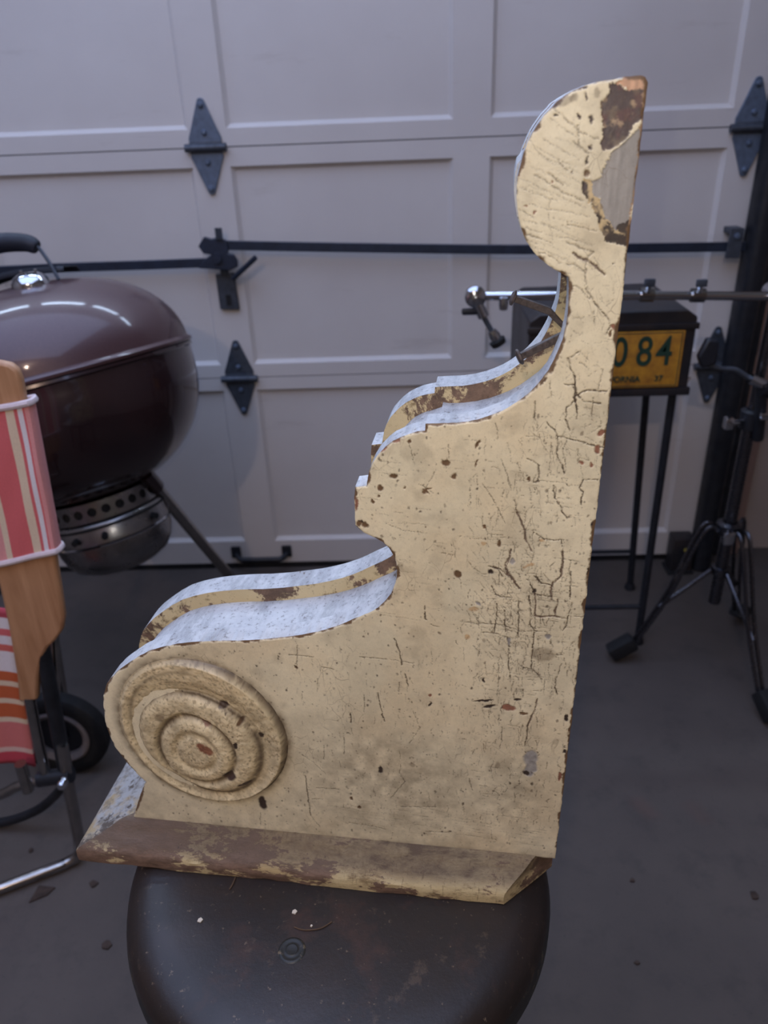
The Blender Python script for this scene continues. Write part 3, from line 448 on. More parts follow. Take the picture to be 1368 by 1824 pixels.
MB().tube([(math.cos(t)*.142, math.sin(t)*.142, .19) for t in np.linspace(0, 2*math.pi, 40, endpoint=False)], .007, 10, closed=True).build('foot_ring', M['stool_leg'], st)

# ------------------------------------------------------------------ corbel
CO = Vector((.07025, .41926, SZ + .0004))
cb = empty('corbel_bracket', CO, -math.radians(7.0))
tag(cb, 'old wooden scroll corbel bracket in cracked cream paint standing on the stool', 'corbel')
W0, W1, W2, W3 = .026, .044, .098, .122
RNG = np.random.default_rng(7)
def vnoise(u, h, cell, seed):
    r = np.random.default_rng(seed); G = r.random((257, 257))
    x = u/cell + 100.3; y = h/cell + 57.7; i = np.floor(x).astype(int); j = np.floor(y).astype(int); fx = x-i; fy = y-j
    fx = fx*fx*(3-2*fx); fy = fy*fy*(3-2*fy); i %= 256; j %= 256
    return (G[i, j]*(1-fx)+G[i+1, j]*fx)*(1-fy)+(G[i, j+1]*(1-fx)+G[i+1, j+1]*fx)*fy
def fbm(u, h, cell, seed, o=4):
    s = 0; a = .5; t = 0
    for k in range(o): s = s + a*vnoise(u, h, cell/2**k, seed+k); t += a; a *= .55
    return s/t
def lin(c): return np.array([rgb(*c)[k] for k in range(3)])
CC = {1: lin((106, 82, 58)), 2: lin((60, 49, 42)), 3: lin((150, 145, 138)), 4: lin((138, 96, 76)), 5: lin((178, 132, 76)), 6: lin((122, 106, 84)), 7: lin((76, 62, 60)), 8: lin((200, 158, 126)), 9: lin((166, 138, 110)), 'k': lin((78, 64, 50)), 'w': lin((110, 92, 78))}
def densify(P, step):
    out = []
    for i in range(len(P)):
        a = np.array(P[i]); b = np.array(P[(i+1) % len(P)]); n = max(1, int(np.ceil(np.linalg.norm(b-a)/step)))
        for k in range(n): out.append(a+(b-a)*k/n)
    return np.array(out)
def inside(poly, u, h):
    c = np.zeros(u.shape, bool); n = len(poly); j = n-1
    for i in range(n):
        xi, yi = poly[i]; xj, yj = poly[j]
        if yi != yj:
            c ^= ((yi > h) != (yj > h)) & (u < (xj-xi)*(h-yi)/(yj-yi)+xi)
        j = i
    return c
def segd(u, h, a, b):
    dx, dy = b[0]-a[0], b[1]-a[1]; L = dx*dx+dy*dy+1e-9
    t = np.clip(((u-a[0])*dx+(h-a[1])*dy)/L, 0, 1); return np.hypot(u-a[0]-t*dx, h-a[1]-t*dy), t
def polar(ring):
    Pq = np.array(ring); c = Pq.mean(0); a = np.arctan2(Pq[:, 1]-c[1], Pq[:, 0]-c[0]); r = np.hypot(*(Pq-c).T); o = np.argsort(a); a = a[o]; r = r[o]
    a3 = np.r_[a-2*np.pi, a, a+2*np.pi]; r3 = np.r_[r, r, r]
    th = np.linspace(-np.pi, np.pi, 361); rr = np.interp(th, a3, r3)
    kk = np.ones(25)/25; rr = np.convolve(np.r_[rr[-13:-1], rr, rr[1:13]], kk, 'valid')
    return c, lambda t: np.interp(t, th, rr)
c1, f1 = polar(RING[0]); c2, f2 = polar(RING2); c3, f3 = polar(RING3)
def wear(u, h, edged, scroll=False):
    """paint colour and surface relief (mm) of the weathered front: chips, cracks, specks"""
    N = len(u); base = lin((234, 221, 186))[None]*np.ones((N, 1)); rel_ = np.zeros(N)
    n1 = fbm(u, h, 45, 11); n2 = fbm(u, h, 9, 21); n3 = fbm(u, h, 2.6, 31, 3); n4 = fbm(u, h, 2.6, 51, 3); n5 = fbm(u, h, 1.6, 33, 2)
    base = base*(1-.14*np.clip((n1-.42)*4, 0, 1))[:, None]
    ora = np.clip((fbm(u, h, 70, 41)-.5)*5, 0, 1)[:, None]; base = base*(1-.4*ora)+lin((222, 200, 160))*.4*ora
    if not scroll:
        gz = np.exp(-(((u+95)/75)**2+((h-115)/60)**2))+.8*np.exp(-(((u-12)/22)**2+((h-130)/60)**2))+.6*np.exp(-(((u-5)/30)**2+((h-260)/60)**2))
        low = np.clip((150-h)/120, 0, 1)*.5
        gr = np.clip((gz+low)*(.30+1.7*(n2-.35)), 0, 1)*.55+np.clip(np.exp(-(h-30)/5.0), 0, 1)*.5*n2
        gr = np.maximum(gr, np.clip((fbm(u, h, 16, 45)-.56)*5, 0, 1)*.22)
        # patchy darker ring round the foot of the volute
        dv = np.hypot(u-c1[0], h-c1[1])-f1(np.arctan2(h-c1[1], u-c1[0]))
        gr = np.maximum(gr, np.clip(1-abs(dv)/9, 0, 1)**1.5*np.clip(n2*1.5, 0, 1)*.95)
    else:
        gr = np.maximum(np.clip((n2-.40)*2.0, 0, 1)*.55, np.clip((n5-.55)*7, 0, 1)*.5)
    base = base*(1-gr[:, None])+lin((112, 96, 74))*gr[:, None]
    def blend(k, m, col, depth):
        m = np.clip(m, 0, 1); base[k] = base[k]*(1-m[:, None])+col*m[:, None]; rel_[k] = np.minimum(rel_[k], -depth*m)
    wu = u+(n3-.5)*2.0+(n2-.5)*3; wh = h+(n4-.5)*2.0+(fbm(u, h, 9, 61)-.5)*3
    cu_ = u+(n3-.5)*1.5+(n2-.5)*1.2; ch_ = h+(n4-.5)*1.5
    cell = 12.0; gi = np.floor(u/cell).astype(int); gj = np.floor(h/cell).astype(int); key = gi*1000+gj; order = np.argsort(key, kind='stable'); ks = key[order]
    def near(x0, x1, y0, y1):
        parts = []
        for i in range(int(np.floor(x0/cell)), int(np.floor(x1/cell))+1):
            a = np.searchsorted(ks, i*1000+int(np.floor(y0/cell))); b = np.searchsorted(ks, i*1000+int(np.floor(y1/cell)), 'right')
            if b > a: parts.append(order[a:b])
        if not parts: return np.zeros(0, int)
        k = np.concatenate(parts); return k[(u[k] > x0) & (u[k] < x1) & (h[k] > y0) & (h[k] < y1)]
    if not scroll:
        for t, P in POLY:
            P = np.array(P); ex = 4
            k = near(P[:, 0].min()-ex, P[:, 0].max()+ex, P[:, 1].min()-ex, P[:, 1].max()+ex)
            if not len(k): continue
            k = k[inside(P, wu[k], wh[k])]
            tone = (.66+.8*fbm(u[k], h[k], 7, 71+t))
            if t in (8, 9, 3): tone = (.72+.6*fbm(u[k]*3.2, h[k]*.35, 6, 81+t))
            blend(k, np.ones(len(k)), CC[t]*tone[:, None], .5)
            if t == 7:
                m = np.clip((fbm(u[k], h[k], 6, 99)-.52)*6, 0, 1); blend(k, m*.6, CC[6], .5)
                m = np.clip((fbm(u[k], h[k], 7, 117)-.58)*8, 0, 1); blend(k, m*.7, lin((96, 62, 60)), .5)
                m = np.clip((fbm(u[k], h[k], 5, 107)-.66)*9, 0, 1); blend(k, m*.8, lin((178, 152, 120)), .4)
            if t == 6:
                m = np.clip((fbm(u[k], h[k], 5, 109)-.52)*9, 0, 1); blend(k, m*.9, CC[2], .5)
                m = np.clip((fbm(u[k], h[k], 4, 119)-.58)*9, 0, 1); blend(k, m*.9, lin((206, 182, 136)), .2)
        fam = []; r = RNG
        for _ in range(700):   # upright and level crazing down the right-hand side
            x = 6+r.normal()*22; y = r.uniform(60, 420)
            if r.random() < .35: y = 270+r.normal()*45
            if x > 45: x = r.uniform(-30, 45)
            if r.random() < .66: L = r.uniform(2, 13); fam.append((r.uniform(.2, .62), [(x, y), (x+r.normal()*.6, y+L*.5), (x+r.normal()*1.1, y+L)]))
            else: L = r.uniform(2, 12); fam.append((r.uniform(.2, .5), [(x, y), (x+L, y-L*.06+r.normal()*.6)]))
        for _ in range(420):   # lower middle scratches
            x = r.uniform(-170, 20); y = r.uniform(45, 240); L = r.uniform(1.5, 7); fam.append((r.uniform(.15, .42), [(x, y), (x+r.normal()*.9, y+L)]))
        for _ in range(170):   # level scratches
            x = r.uniform(-150, 20); y = r.choice([r.uniform(45, 80), r.uniform(270, 400)]); L = r.uniform(3, 20); fam.append((r.uniform(.12, .36), [(x, y), (x+L, y-L*.07)]))
        for _ in range(14):    # slanting crazing of the round head
            x = r.uniform(-10, 8); y = r.uniform(520, 592); L = r.uniform(14, 34); fam.append((r.uniform(.10, .25), [(x, y), (x+L*.33, y-L*.12), (x+L*.66, y-L*.30), (x+L, y-L*.42)]))
        for _ in range(130):    # diagonal tears in the middle of the board
            x = -12+r.normal()*15; y = 288+r.normal()*20; L = r.uniform(2, 8); fam.append((r.uniform(.2, .5), [(x, y), (x+L*.7, y-L)]))
        for _ in range(110):    # crazing of the neck
            x = r.uniform(10, 46); y = r.uniform(400, 520); L = r.uniform(2, 9); a = r.uniform(0, 6.3); fam.append((r.uniform(.15, .4), [(x, y), (x+L*math.cos(a), y+L*math.sin(a))]))
        for w, P in list(CRACK)+fam:
            for a, b in zip(P[:-1], P[1:]):
                e = w+2.0
                k = near(min(a[0], b[0])-e, max(a[0], b[0])+e, min(a[1], b[1])-e, max(a[1], b[1])+e)
                if not len(k): continue
                d, t = segd(cu_[k], ch_[k], a, b)
                hw = .36*w*(.35+1.3*n2[k]); m = np.clip((hw+.20-d)/.38, 0, 1)*min(1.0, .46+w*.5)*np.clip(.25+1.5*n3[k], .3, 1)*(.72 if a[1] > 500 and w < 1.3 else 1.0)
                blend(k, m, CC['k'] if w < 1.3 else CC['w'], .3+.25*w)
    for (x, y, ru, rh, an, t) in (CHIP if not scroll else SCHIP):
        e = max(ru, rh)+3; k = near(x-e, x+e, y-e, y+e)
        if not len(k): continue
        ca, sa = math.cos(math.radians(an)), math.sin(math.radians(an))
        du, dh = wu[k]-x, wh[k]-y; p = (du*ca+dh*sa)/ru; q = (-du*sa+dh*ca)/rh
        m = np.clip((1-np.hypot(p, q))*3.5, 0, 1)*(.55 if t in (5, 6) else 1)
        tone = .7+.7*fbm(u[k], h[k], 3, 130+t, 2)
        blend(k, m, CC[t]*tone[:, None], .45 if t not in (5, 6) else 0)
    r = np.random.default_rng(5 if not scroll else 6)
    for _ in range(2300 if not scroll else 160):       # specks
        if scroll: x, y, s = r.uniform(-325, -178), r.uniform(66, 222), r.uniform(.2, .8)
        else: x, y = r.uniform(-300, 46), r.uniform(36, 430); s = .12+abs(r.normal())*.30
        k = near(x-3, x+3, y-3, y+3)
        if not len(k): continue
        d = np.hypot(cu_[k]-x, (ch_[k]-y)*r.uniform(.55, 1.0)); blend(k, np.clip((s+.25-d)/.4, 0, 1)*r.uniform(.35, .9), CC['k'] if r.random() < .7 else CC[6], .2)
    if edged is not None:
        m = np.clip((1.5*(fbm(u, h, 9, 151)-.36)*5-edged)/.7, 0, 1)*np.where(h > 40, 1, .4); k = np.where(m > 0)[0]; blend(k, m[k], CC[1]*(.8+.5*n2[k][:, None]), .5)
    base *= (1+.12*(n3-.5))[:, None]
    return base, rel_

def face_mat(name, rough=.42):
    t = NT(name); a = t.n.new('ShaderNodeAttribute'); a.attribute_name = 'paint'
    f = t.noise(700, 3, .7); v = t.n.new('ShaderNodeTexVoronoi'); v.feature = 'DISTANCE_TO_EDGE'; v.inputs['Scale'].default_value = 95
    wob = t.n.new('ShaderNodeVectorMath'); wob.operation = 'ADD'; nv = t.n.new('ShaderNodeTexNoise'); nv.inputs['Scale'].default_value = 60
    mp = t.map((1, 1, .55)); t.l.new(mp, nv.inputs['Vector']); sc = t.n.new('ShaderNodeVectorMath'); sc.operation = 'SCALE'; sc.inputs['Scale'].default_value = .012
    t.l.new(nv.outputs[1], sc.inputs[0]); t.l.new(mp, wob.inputs[0]); t.l.new(sc.outputs[0], wob.inputs[1]); t.l.new(wob.outputs[0], v.inputs['Vector'])
    msk = t.ramp(t.noise(22, 4, .6), .54, .66)
    ck = t.mth('MULTIPLY', t.ramp(v.outputs[0], .0, .022, .55, 0.0), msk)
    c = t.mix(ck, a.outputs['Color'], rgb(110, 88, 62))
    c = t.mix(t.ramp(f, .55, .75, 0, .22), c, rgb(120, 100, 72))
    return t.out(c, t.ramp(t.noise(40, 3), .3, .7, rough-.06, rough+.14), t.noise(180, 5, .65), .22, .0012)
M['face'] = face_mat('cracked_cream_paint')

def panel_face(name):
    g = .62
    B = densify(PROF, 1.0); r = np.random.default_rng(3)
    # chipped, slightly ragged rim
    nz = (fbm(B[:, 0], B[:, 1], 6, 200, 3)-.5)*np.where((B[:, 0] > 40) | (B[:, 1] < 40), .9, .7)
    nx = np.roll(B, -1, 0)-np.roll(B, 1, 0); nx = np.c_[nx[:, 1], -nx[:, 0]]/(np.linalg.norm(nx, axis=1)[:, None]+1e-9)
    B = B+nx*nz[:, None]
    u, h = np.meshgrid(np.arange(B[:, 0].min(), B[:, 0].max(), g), np.arange(B[:, 1].min(), B[:, 1].max(), g)); u = u.ravel(); h = h.ravel()
    u = u+r.uniform(-.25, .25, u.shape); h = h+r.uniform(-.25, .25, h.shape)
    k = inside(B, u, h); u = u[k]; h = h[k]
    d = np.full(u.shape, 99.)
    for s in range(0, len(u), 20000):
        e = slice(s, s+20000); d[e] = np.sqrt(((u[e, None]-B[None, :, 0])**2+(h[e, None]-B[None, :, 1])**2).min(1))
    k = d > .5; u = u[k]; h = h[k]; d = d[k]
    nb = len(B)
    pts = [Vector(p) for p in B]+[Vector(p) for p in zip(u, h)]
    V, E, Fc, *_ = delaunay_2d_cdt(pts, [(i, (i+1) % nb) for i in range(nb)], [], 1, 1e-5)
    V = np.array([tuple(v) for v in V]); n = len(V)
    dist = np.zeros(n)
    # distance to the rim for every vertex
    for s in range(0, n, 20000):
        e = slice(s, s+20000); dist[e] = np.sqrt(((V[e, 0, None]-B[None, :, 0])**2+(V[e, 1, None]-B[None, :, 1])**2).min(1))
    col, rl = wear(V[:, 0], V[:, 1], dist)
    rl = rl - np.clip(1-dist/1.2, 0, 1)*.5
    y = W0*1000-rl+(fbm(V[:, 0], V[:, 1], 60, 300, 3)-.5)*.6
    vs = np.c_[V[:, 0], y, V[:, 1]]/1000
    fs = [tuple(f) for f in Fc]
    # edge wall: a ring of deeper copies of the rim
    ring = list(range(nb)); o = len(vs)
    back = np.c_[B[:, 0], np.full(nb, W1*1000), B[:, 1]]/1000
    vs = np.vstack([vs, back])
    walls = [(i, (i+1) % nb, o+(i+1) % nb, o+i) for i in range(nb)]
    me = bpy.data.meshes.new(name); me.from_pydata([tuple(p) for p in vs], [], fs+walls+[tuple(range(o, o+nb))])
    me.materials.append(M['face']); me.materials.append(M['edge'])
    mi = [0]*len(fs)+[1]*(len(walls)+1); me.polygons.foreach_set('material_index', mi)
    me.polygons.foreach_set('use_smooth', [True]*len(fs)+[True]*len(walls)+[False])
    at = me.attributes.new('paint', 'FLOAT_COLOR', 'POINT')
    ca = np.ones((len(vs), 4)); ca[:n, :3] = col; ca[n:, :3] = lin((220, 210, 190)); at.data.foreach_set('color', ca.ravel())
    bm = bmesh.new(); bm.from_mesh(me); bmesh.ops.recalc_face_normals(bm, faces=bm.faces); bm.to_mesh(me); bm.free()
    me.set_sharp_from_angle(angle=math.radians(50)); me.update()
    ob = bpy.data.objects.new(name, me); COL.objects.link(ob); ob.parent = cb; return ob
front = panel_face('side_panel'); front['label'] = 'cracked cream painted front board of the corbel'

# recessed core board (stands a little proud round the head)
P = np.array(PROF); n = len(P)
t_ = np.roll(P, -1, 0)-np.roll(P, 1, 0); nn = np.c_[t_[:, 1], -t_[:, 0]]; nn /= np.linalg.norm(nn, axis=1)[:, None]
if inside(PROF, np.array([P[40, 0]+nn[40, 0]*2]), np.array([P[40, 1]+nn[40, 1]*2]))[0]: nn = -nn
off = np.full(n, -12.5); off[2:17] = -2.0; off[17:28] = 1.2; off[0] = 0; off[1] = 0;  off[-2:] = 0; off[28] = 1; off[29] = -4; off[30] = -10
off[-6:-2] = [-12, -9, -6, -3]
core = P+nn*off[:, None]
core = densify(core, 4)/1000
MB().prism(core.tolist(), W1+.0001, W2-.0001).build('core_board', M['edge'], cb)
foff = np.zeros(n); foff[2:16] = -1.6; foff[16:20] = [-1.2, -.8, -.4, 0]
far = densify(P+nn*foff[:, None], 3)/1000
MB().prism(far.tolist(), W2, W3, 0, 1).build('side_panel', [M['wornface'], M['edge']], cb)['label'] = 'far side board of the corbel'

# volute on the front board
SCHIP = [(x, y, a, b, c, d) for (x, y, a, b, c, d) in [(-228, 180, 5, 4, 0, 7), (-245, 160, 6, 3, -40, 4), (-249, 133, 9, 5, -35, 4), (-232, 103, 8, 4.5, 25, 7), (-219, 96, 8, 3, 25, 7), (-200, 150, 3, 4, 0, 2), (-215, 165, 5, 2, 50, 1), (-205, 125, 4, 3, 0, 6), (-285, 160, 5, 4, 0, 6), (-222, 140, 2, 6, -20, 2)]]
NR, NTH = 110, 360
th = np.linspace(-np.pi, np.pi, NTH, endpoint=False); q = np.r_[np.linspace(0.0, .88, NR-18), np.linspace(.885, 1.0, 18)]
uu = (c1[0]+np.outer(q, f1(th)*np.cos(th))).ravel(); hh = (c1[1]+np.outer(q, f1(th)*np.sin(th))).ravel(); rho1 = np.repeat(q, NTH)
def rho(c, f): 
    a = np.arctan2(hh-c[1], uu-c[0]); return np.hypot(uu-c[0], hh-c[1])/f(a)
r2, r3 = rho(c2, f2), rho(c3, f3)
ss = lambda x: np.clip(x, 0, 1)**2*(3-2*np.clip(x, 0, 1))
side = ss((uu-c1[0])/75+.55)          # stands higher towards the board, dies out at the outer lip
H = (2.4+5.0*side)*ss((1-rho1)/.06)
H -= (1.6+1.2*side)*ss((1-rho1)/.16)*ss((r2-1)/.05)*np.exp(-((r2-1.10)/.13)**2)*1.3
H -= 3.4*np.exp(-((r2-1)/.06)**2)*ss((1-rho1)/.1)
H += 1.4*ss((1-r2)/.2)
H -= 3.8*np.exp(-((r3-1.04)/.085)**2)
H += 1.8*ss((1-r3)/.35)-2.2*np.exp(-((r3-.55)/.12)**2)
H += (fbm(uu, hh, 6, 410)-.5)*1.0+(fbm(uu, hh, 2.5, 420, 2)-.5)*.5
col, rl = wear(uu, hh, None, True); H = H+rl*.6
H *= ss((1-rho1)/.02)
dirt_shade = np.clip(np.exp(-((r2-1)/.05)**2)*.85+np.exp(-((r3-1.04)/.06)**2)*.85+ss((rho1-.93)/.07)*(.35+.6*side)+.5*np.exp(-((rho1-.86)/.025)**2)*(1-side), 0, 1)[:, None]*np.clip(fbm(uu, hh, 7, 430)*2.0, 0, 1)[:, None]  # dirt stains plus painted shade in the grooves and along the right edge
col = (col*lin((246, 238, 224)))*(1-dirt_shade)+lin((72, 56, 42))*dirt_shade
vs = np.c_[uu, W0*1000-.15-H, hh]/1000
fs = [(i*NTH+k, i*NTH+(k+1) % NTH, (i+1)*NTH+(k+1) % NTH, (i+1)*NTH+k) for i in range(NR-1) for k in range(NTH)]
skirt = np.c_[uu[-NTH:], np.full(NTH, W0*1000+2.0), hh[-NTH:]]/1000; o = len(vs); vs = np.vstack([vs, skirt])
fs += [(o-NTH+k, o-NTH+(k+1) % NTH, o+(k+1) % NTH, o+k) for k in range(NTH)]+[tuple(range(o, o+NTH))]
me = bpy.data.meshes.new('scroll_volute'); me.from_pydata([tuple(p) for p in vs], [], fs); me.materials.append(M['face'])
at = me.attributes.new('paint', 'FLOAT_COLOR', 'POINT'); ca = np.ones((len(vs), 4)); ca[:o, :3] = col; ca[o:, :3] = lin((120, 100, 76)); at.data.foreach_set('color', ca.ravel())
bm = bmesh.new(); bm.from_mesh(me); bmesh.ops.remove_doubles(bm, verts=bm.verts, dist=1e-7); bmesh.ops.recalc_face_normals(bm, faces=bm.faces); bm.to_mesh(me); bm.free()
me.polygons.foreach_set('use_smooth', [True]*len(me.polygons)); me.update()
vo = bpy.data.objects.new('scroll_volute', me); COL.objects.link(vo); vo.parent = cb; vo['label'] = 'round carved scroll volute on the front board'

# base moulding
TD = .148
LV = [(0.0, 0.0), (.006, -.0006), (.0125, .0), (.0155, .0022), (.0190, .0065), (.0225, .0125), (.0270, .0185), (.0310, .0225), (.0325, .0262), (.0330, .0300)]
def base_outline(i):
    xl = -.383+1.55*max(i, 0); pts = [(xl, i), (i+.001, i), (.043, .043), (.043, TD-.043), (i+.001, TD-i), (xl, TD-i)]
    cnt = [90, 8, 6, 8, 90, 24]; out = []
    for k in range(6):
        a = np.array(pts[k]); b = np.array(pts[(k+1) % 6])
        for j in range(cnt[k]): out.append(a+(b-a)*j/cnt[k])
    return np.array(out)
r = np.random.default_rng(9); rings = []
for li, (z, i) in enumerate(LV):
    o = base_outline(i); s = np.arange(len(o))
    j = (vnoise(s*1.0, s*0+li*3.1, 3.0, 500)-.5)*.0016+(vnoise(s*1.0, s*0+li*1.3, 9.0, 510)-.5)*.0016
    j = j*([1]*6+[.7, .35, 0, 0])[li]; o = o+j[:, None]*np.array([0.25, 1.0]); rings.append(np.c_[o, np.full(len(o), z+.0)])
nb = len(rings[0]); mb = MB(); vs = np.vstack(rings); fs = []; mi = []
for a in range(len(rings)-1):
    for k in range(nb): fs.append((a*nb+k, a*nb+(k+1) % nb, (a+1)*nb+(k+1) % nb, (a+1)*nb+k)); mi.append(1 if k >= nb-24 else 0)
mb.add(vs, fs, 0, True); mb.m = mi
mb.add(vs, [tuple(range(nb-1, -1, -1)), tuple((len(rings)-1)*nb+k for k in range(nb))], 0)
mb.build('base_moulding', [M['moulding'], M['mould_end']], cb)

# two bent cut nails in the upper cove
def nail(h, b, e=None, tk=.0026):
    m = MB(); h = Vector(h); b = Vector(b); d = (b-h).normalized(); ax = Vector((0, 1, 0)); s = d.cross(ax).normalized()
    def ring(p, a, c): return [p+ax*a+s*c, p-ax*a+s*c, p-ax*a-s*c, p+ax*a-s*c]
    path = [h, b] + ([Vector(e)] if e else [b+d*.012])
    vs = []; ws = [tk*.95, tk, tk*.7]
    for p, w in zip(path, ws): vs += ring(p, w, w*.85)
    fs = [(i*4+k, i*4+(k+1) % 4, i*4+4+(k+1) % 4, i*4+4+k) for i in range(2) for k in range(4)]+[(3, 2, 1, 0), (8, 9, 10, 11)]
    m.add(vs, fs)
    o = m.build('nail', M['rust'], cb, bevel=.0004)
    q = d.to_track_quat('Z', 'Y').to_matrix().to_4x4()
    MB().lathe([(0, -.0022), (.0035, -.0020), (.0052, -.0008), (.0050, .0006), (.0024, .0012)], 12, M=Matrix.Translation(h) @ q).build('nail_head', M['rust'], o)
nail((-.0105, .092, .4847), (.0125, .092, .4765), (.0250, .0915, .4640))
nail((-.0059, .046, .4592), (.0179, .050, .4706))

# ------------------------------------------------------------------ kettle barbecue
gr = empty('kettle_barbecue', (-.66, 1.386, 0)); tag(gr, 'plum enamelled kettle barbecue with domed lid beside the garage door', 'barbecue')
KC = Vector((0, 0, .743)); ka = Vector((-.2129, .1768, .961)); k1 = Vector((.9763, 0, .2163)); k2 = Vector((.0382, .9843, -.1726))
KM = Matrix(((k1.x, k2.x, ka.x, KC.x), (k1.y, k2.y, ka.y, KC.y), (k1.z, k2.z, ka.z, KC.z), (0, 0, 0, 1)))
KR = .255
bowl = [(KR+.004, -.001), (KR+.005, -.006), (KR+.001, -.009)] + [(KR*max(0.0, 1-(s/1.0)**2.5)**.5, -.009-.236*s) for s in np.linspace(.04, .985, 26)] + [(.02, -.245), (.001, -.245)]
bo = MB().lathe(bowl, 72, M=KM).build('bowl', M['enamel'], gr)
lid = [(KR+.006, .001), (KR+.0075, .006), (KR+.004, .010), (KR+.0005, .012)] + [(KR*math.cos(t)**.86, .012+.153*math.sin(t)) for t in np.linspace(.05, math.pi/2-.02, 26)] + [(.001, .165)]
li = MB().lathe(lid, 72, M=KM).build('lid', M['enamel_lid'], gr)
vx = Vector((.056, -.078, .1535)); nrm = Vector((vx.x/KR**2, vx.y/KR**2, vx.z/.165**2)).normalized()
VM = KM @ Matrix.Translation(vx) @ nrm.to_track_quat('Z', 'Y').to_matrix().to_4x4()
MB().lathe([(.001, .024), (.016, .0225), (.026, .017), (.031, .008), (.031, .001), (.026, -.004)], 32, M=VM).build('lid_vent', M['chrome'], li)
for a in range(3):
    MB().lathe([(0, .022), (.003, .022), (.003, .0265), (0, .027)], 10, M=VM @ Matrix.Translation((.014*math.cos(a*2.1), .014*math.sin(a*2.1), 0))).build('rivet', M['chrome'], li)
kp = lambda pts: [KM @ Vector(p) for p in pts]
hd = MB().tube(kp(smooth_path([(.096, -.055, .155), (.086, -.052, .195), (.070, -.050, .222), (.02, -.048, .236), (-.06, -.044, .236), (-.11, -.042, .222), (-.126, -.040, .195), (-.136, -.040, .145)], 5)), .0032, 8).build('lid_handle', M['galv2'], li)
gp = smooth_path([(.076, -.050, .214), (.060, -.050, .226), (.02, -.048, .2365), (-.02, -.046, .239), (-.06, -.044, .236), (-.10, -.042, .226), (-.116, -.041, .214)], 5)
MB().tube(kp(gp), [.011+.006*math.sin(math.pi*i/(len(gp)-1))**.6 for i in range(len(gp))], 14).build('handle_grip', M['grip'], li)
sh = MB(); vs = []; 
for i, x in enumerate(np.linspace(-.135, .105, 17)):
    zz = .176+.016*math.cos((x+.015)/.12*math.pi/2)
    for y, dz in ((-.046, -.010), (-.040, 0), (.016, .001), (.022, -.008)): vs.append(KM @ Vector((x, y, zz+dz)))
sh.add(vs, [(i*4+k, i*4+k+1, i*4+5+k, i*4+4+k) for i in range(16) for k in range(3)], 0, True)
sho = sh.build('handle_shield', M['grip'], li); sm_ = sho.modifiers.new('thick', 'SOLIDIFY'); sm_.thickness = .003
# perforated ring and ash pan
rg = MB(); nh = 26; RRr = .108
for k in range(nh):
    a0, a1 = 2*math.pi*k/nh, 2*math.pi*(k+1)/nh; am = (a0+a1)/2; z0, z1, zm = -.268, -.232, -.250; hr = .0085
    sq = []; ci = []
    for j in range(16):
        t = 2*math.pi*j/16; ct, s_ = math.cos(t), math.sin(t); mx = max(abs(ct), abs(s_))
        sq.append((am+ct/mx*(a1-a0)/2, zm+s_/mx*(z1-z0)/2)); ci.append((am+ct*hr/RRr, zm+s_*hr))
    vs = [KM @ Vector((RRr*math.cos(a), RRr*math.sin(a), z)) for a, z in sq+ci]
    vs += [KM @ Vector(((RRr-.003)*math.cos(a), (RRr-.003)*math.sin(a), z)) for a, z in ci]
    rg.add(vs, [(j, (j+1) % 16, 16+(j+1) % 16, 16+j) for j in range(16)]+[(16+j, 16+(j+1) % 16, 32+(j+1) % 16, 32+j) for j in range(16)])
rg.build('vent_ring', M['steel'], gr)
MB().lathe([(RRr-.004, -.232), (RRr-.004, -.268)], 60, M=KM).build('vent_ring_lining', M['rubber'], gr)
ap = [(RRr-.005, -.268), (RRr+.001, -.272), (.112, -.276), (.112, -.300), (.1135, -.304), (.113, -.318), (.1105, -.336), (.104, -.356), (.092, -.372), (.070, -.384), (.04, -.389), (.001, -.390)]
aso = MB().lathe(ap, 64, M=KM).build('ash_pan', M['steel'], gr)
MB().lathe([(.1125, -.278), (.1155, -.2795), (.1155, -.2815), (.1125, -.283)], 64, M=KM).build('pan_bead', M['rubber'], aso)
MB().lathe([(.1132, -.312), (.1155, -.314), (.1132, -.317)], 64, M=KM).build('pan_bead', M['chrome'], aso)
for a in (-1.75, -1.25, -.35): MB().tube([KM @ Vector((.108*math.cos(a), .108*math.sin(a), -.295)), KM @ Vector((.122*math.cos(a), .122*math.sin(a), -.298))], .006, 10).build('pan_catch', M['rubber'], aso)
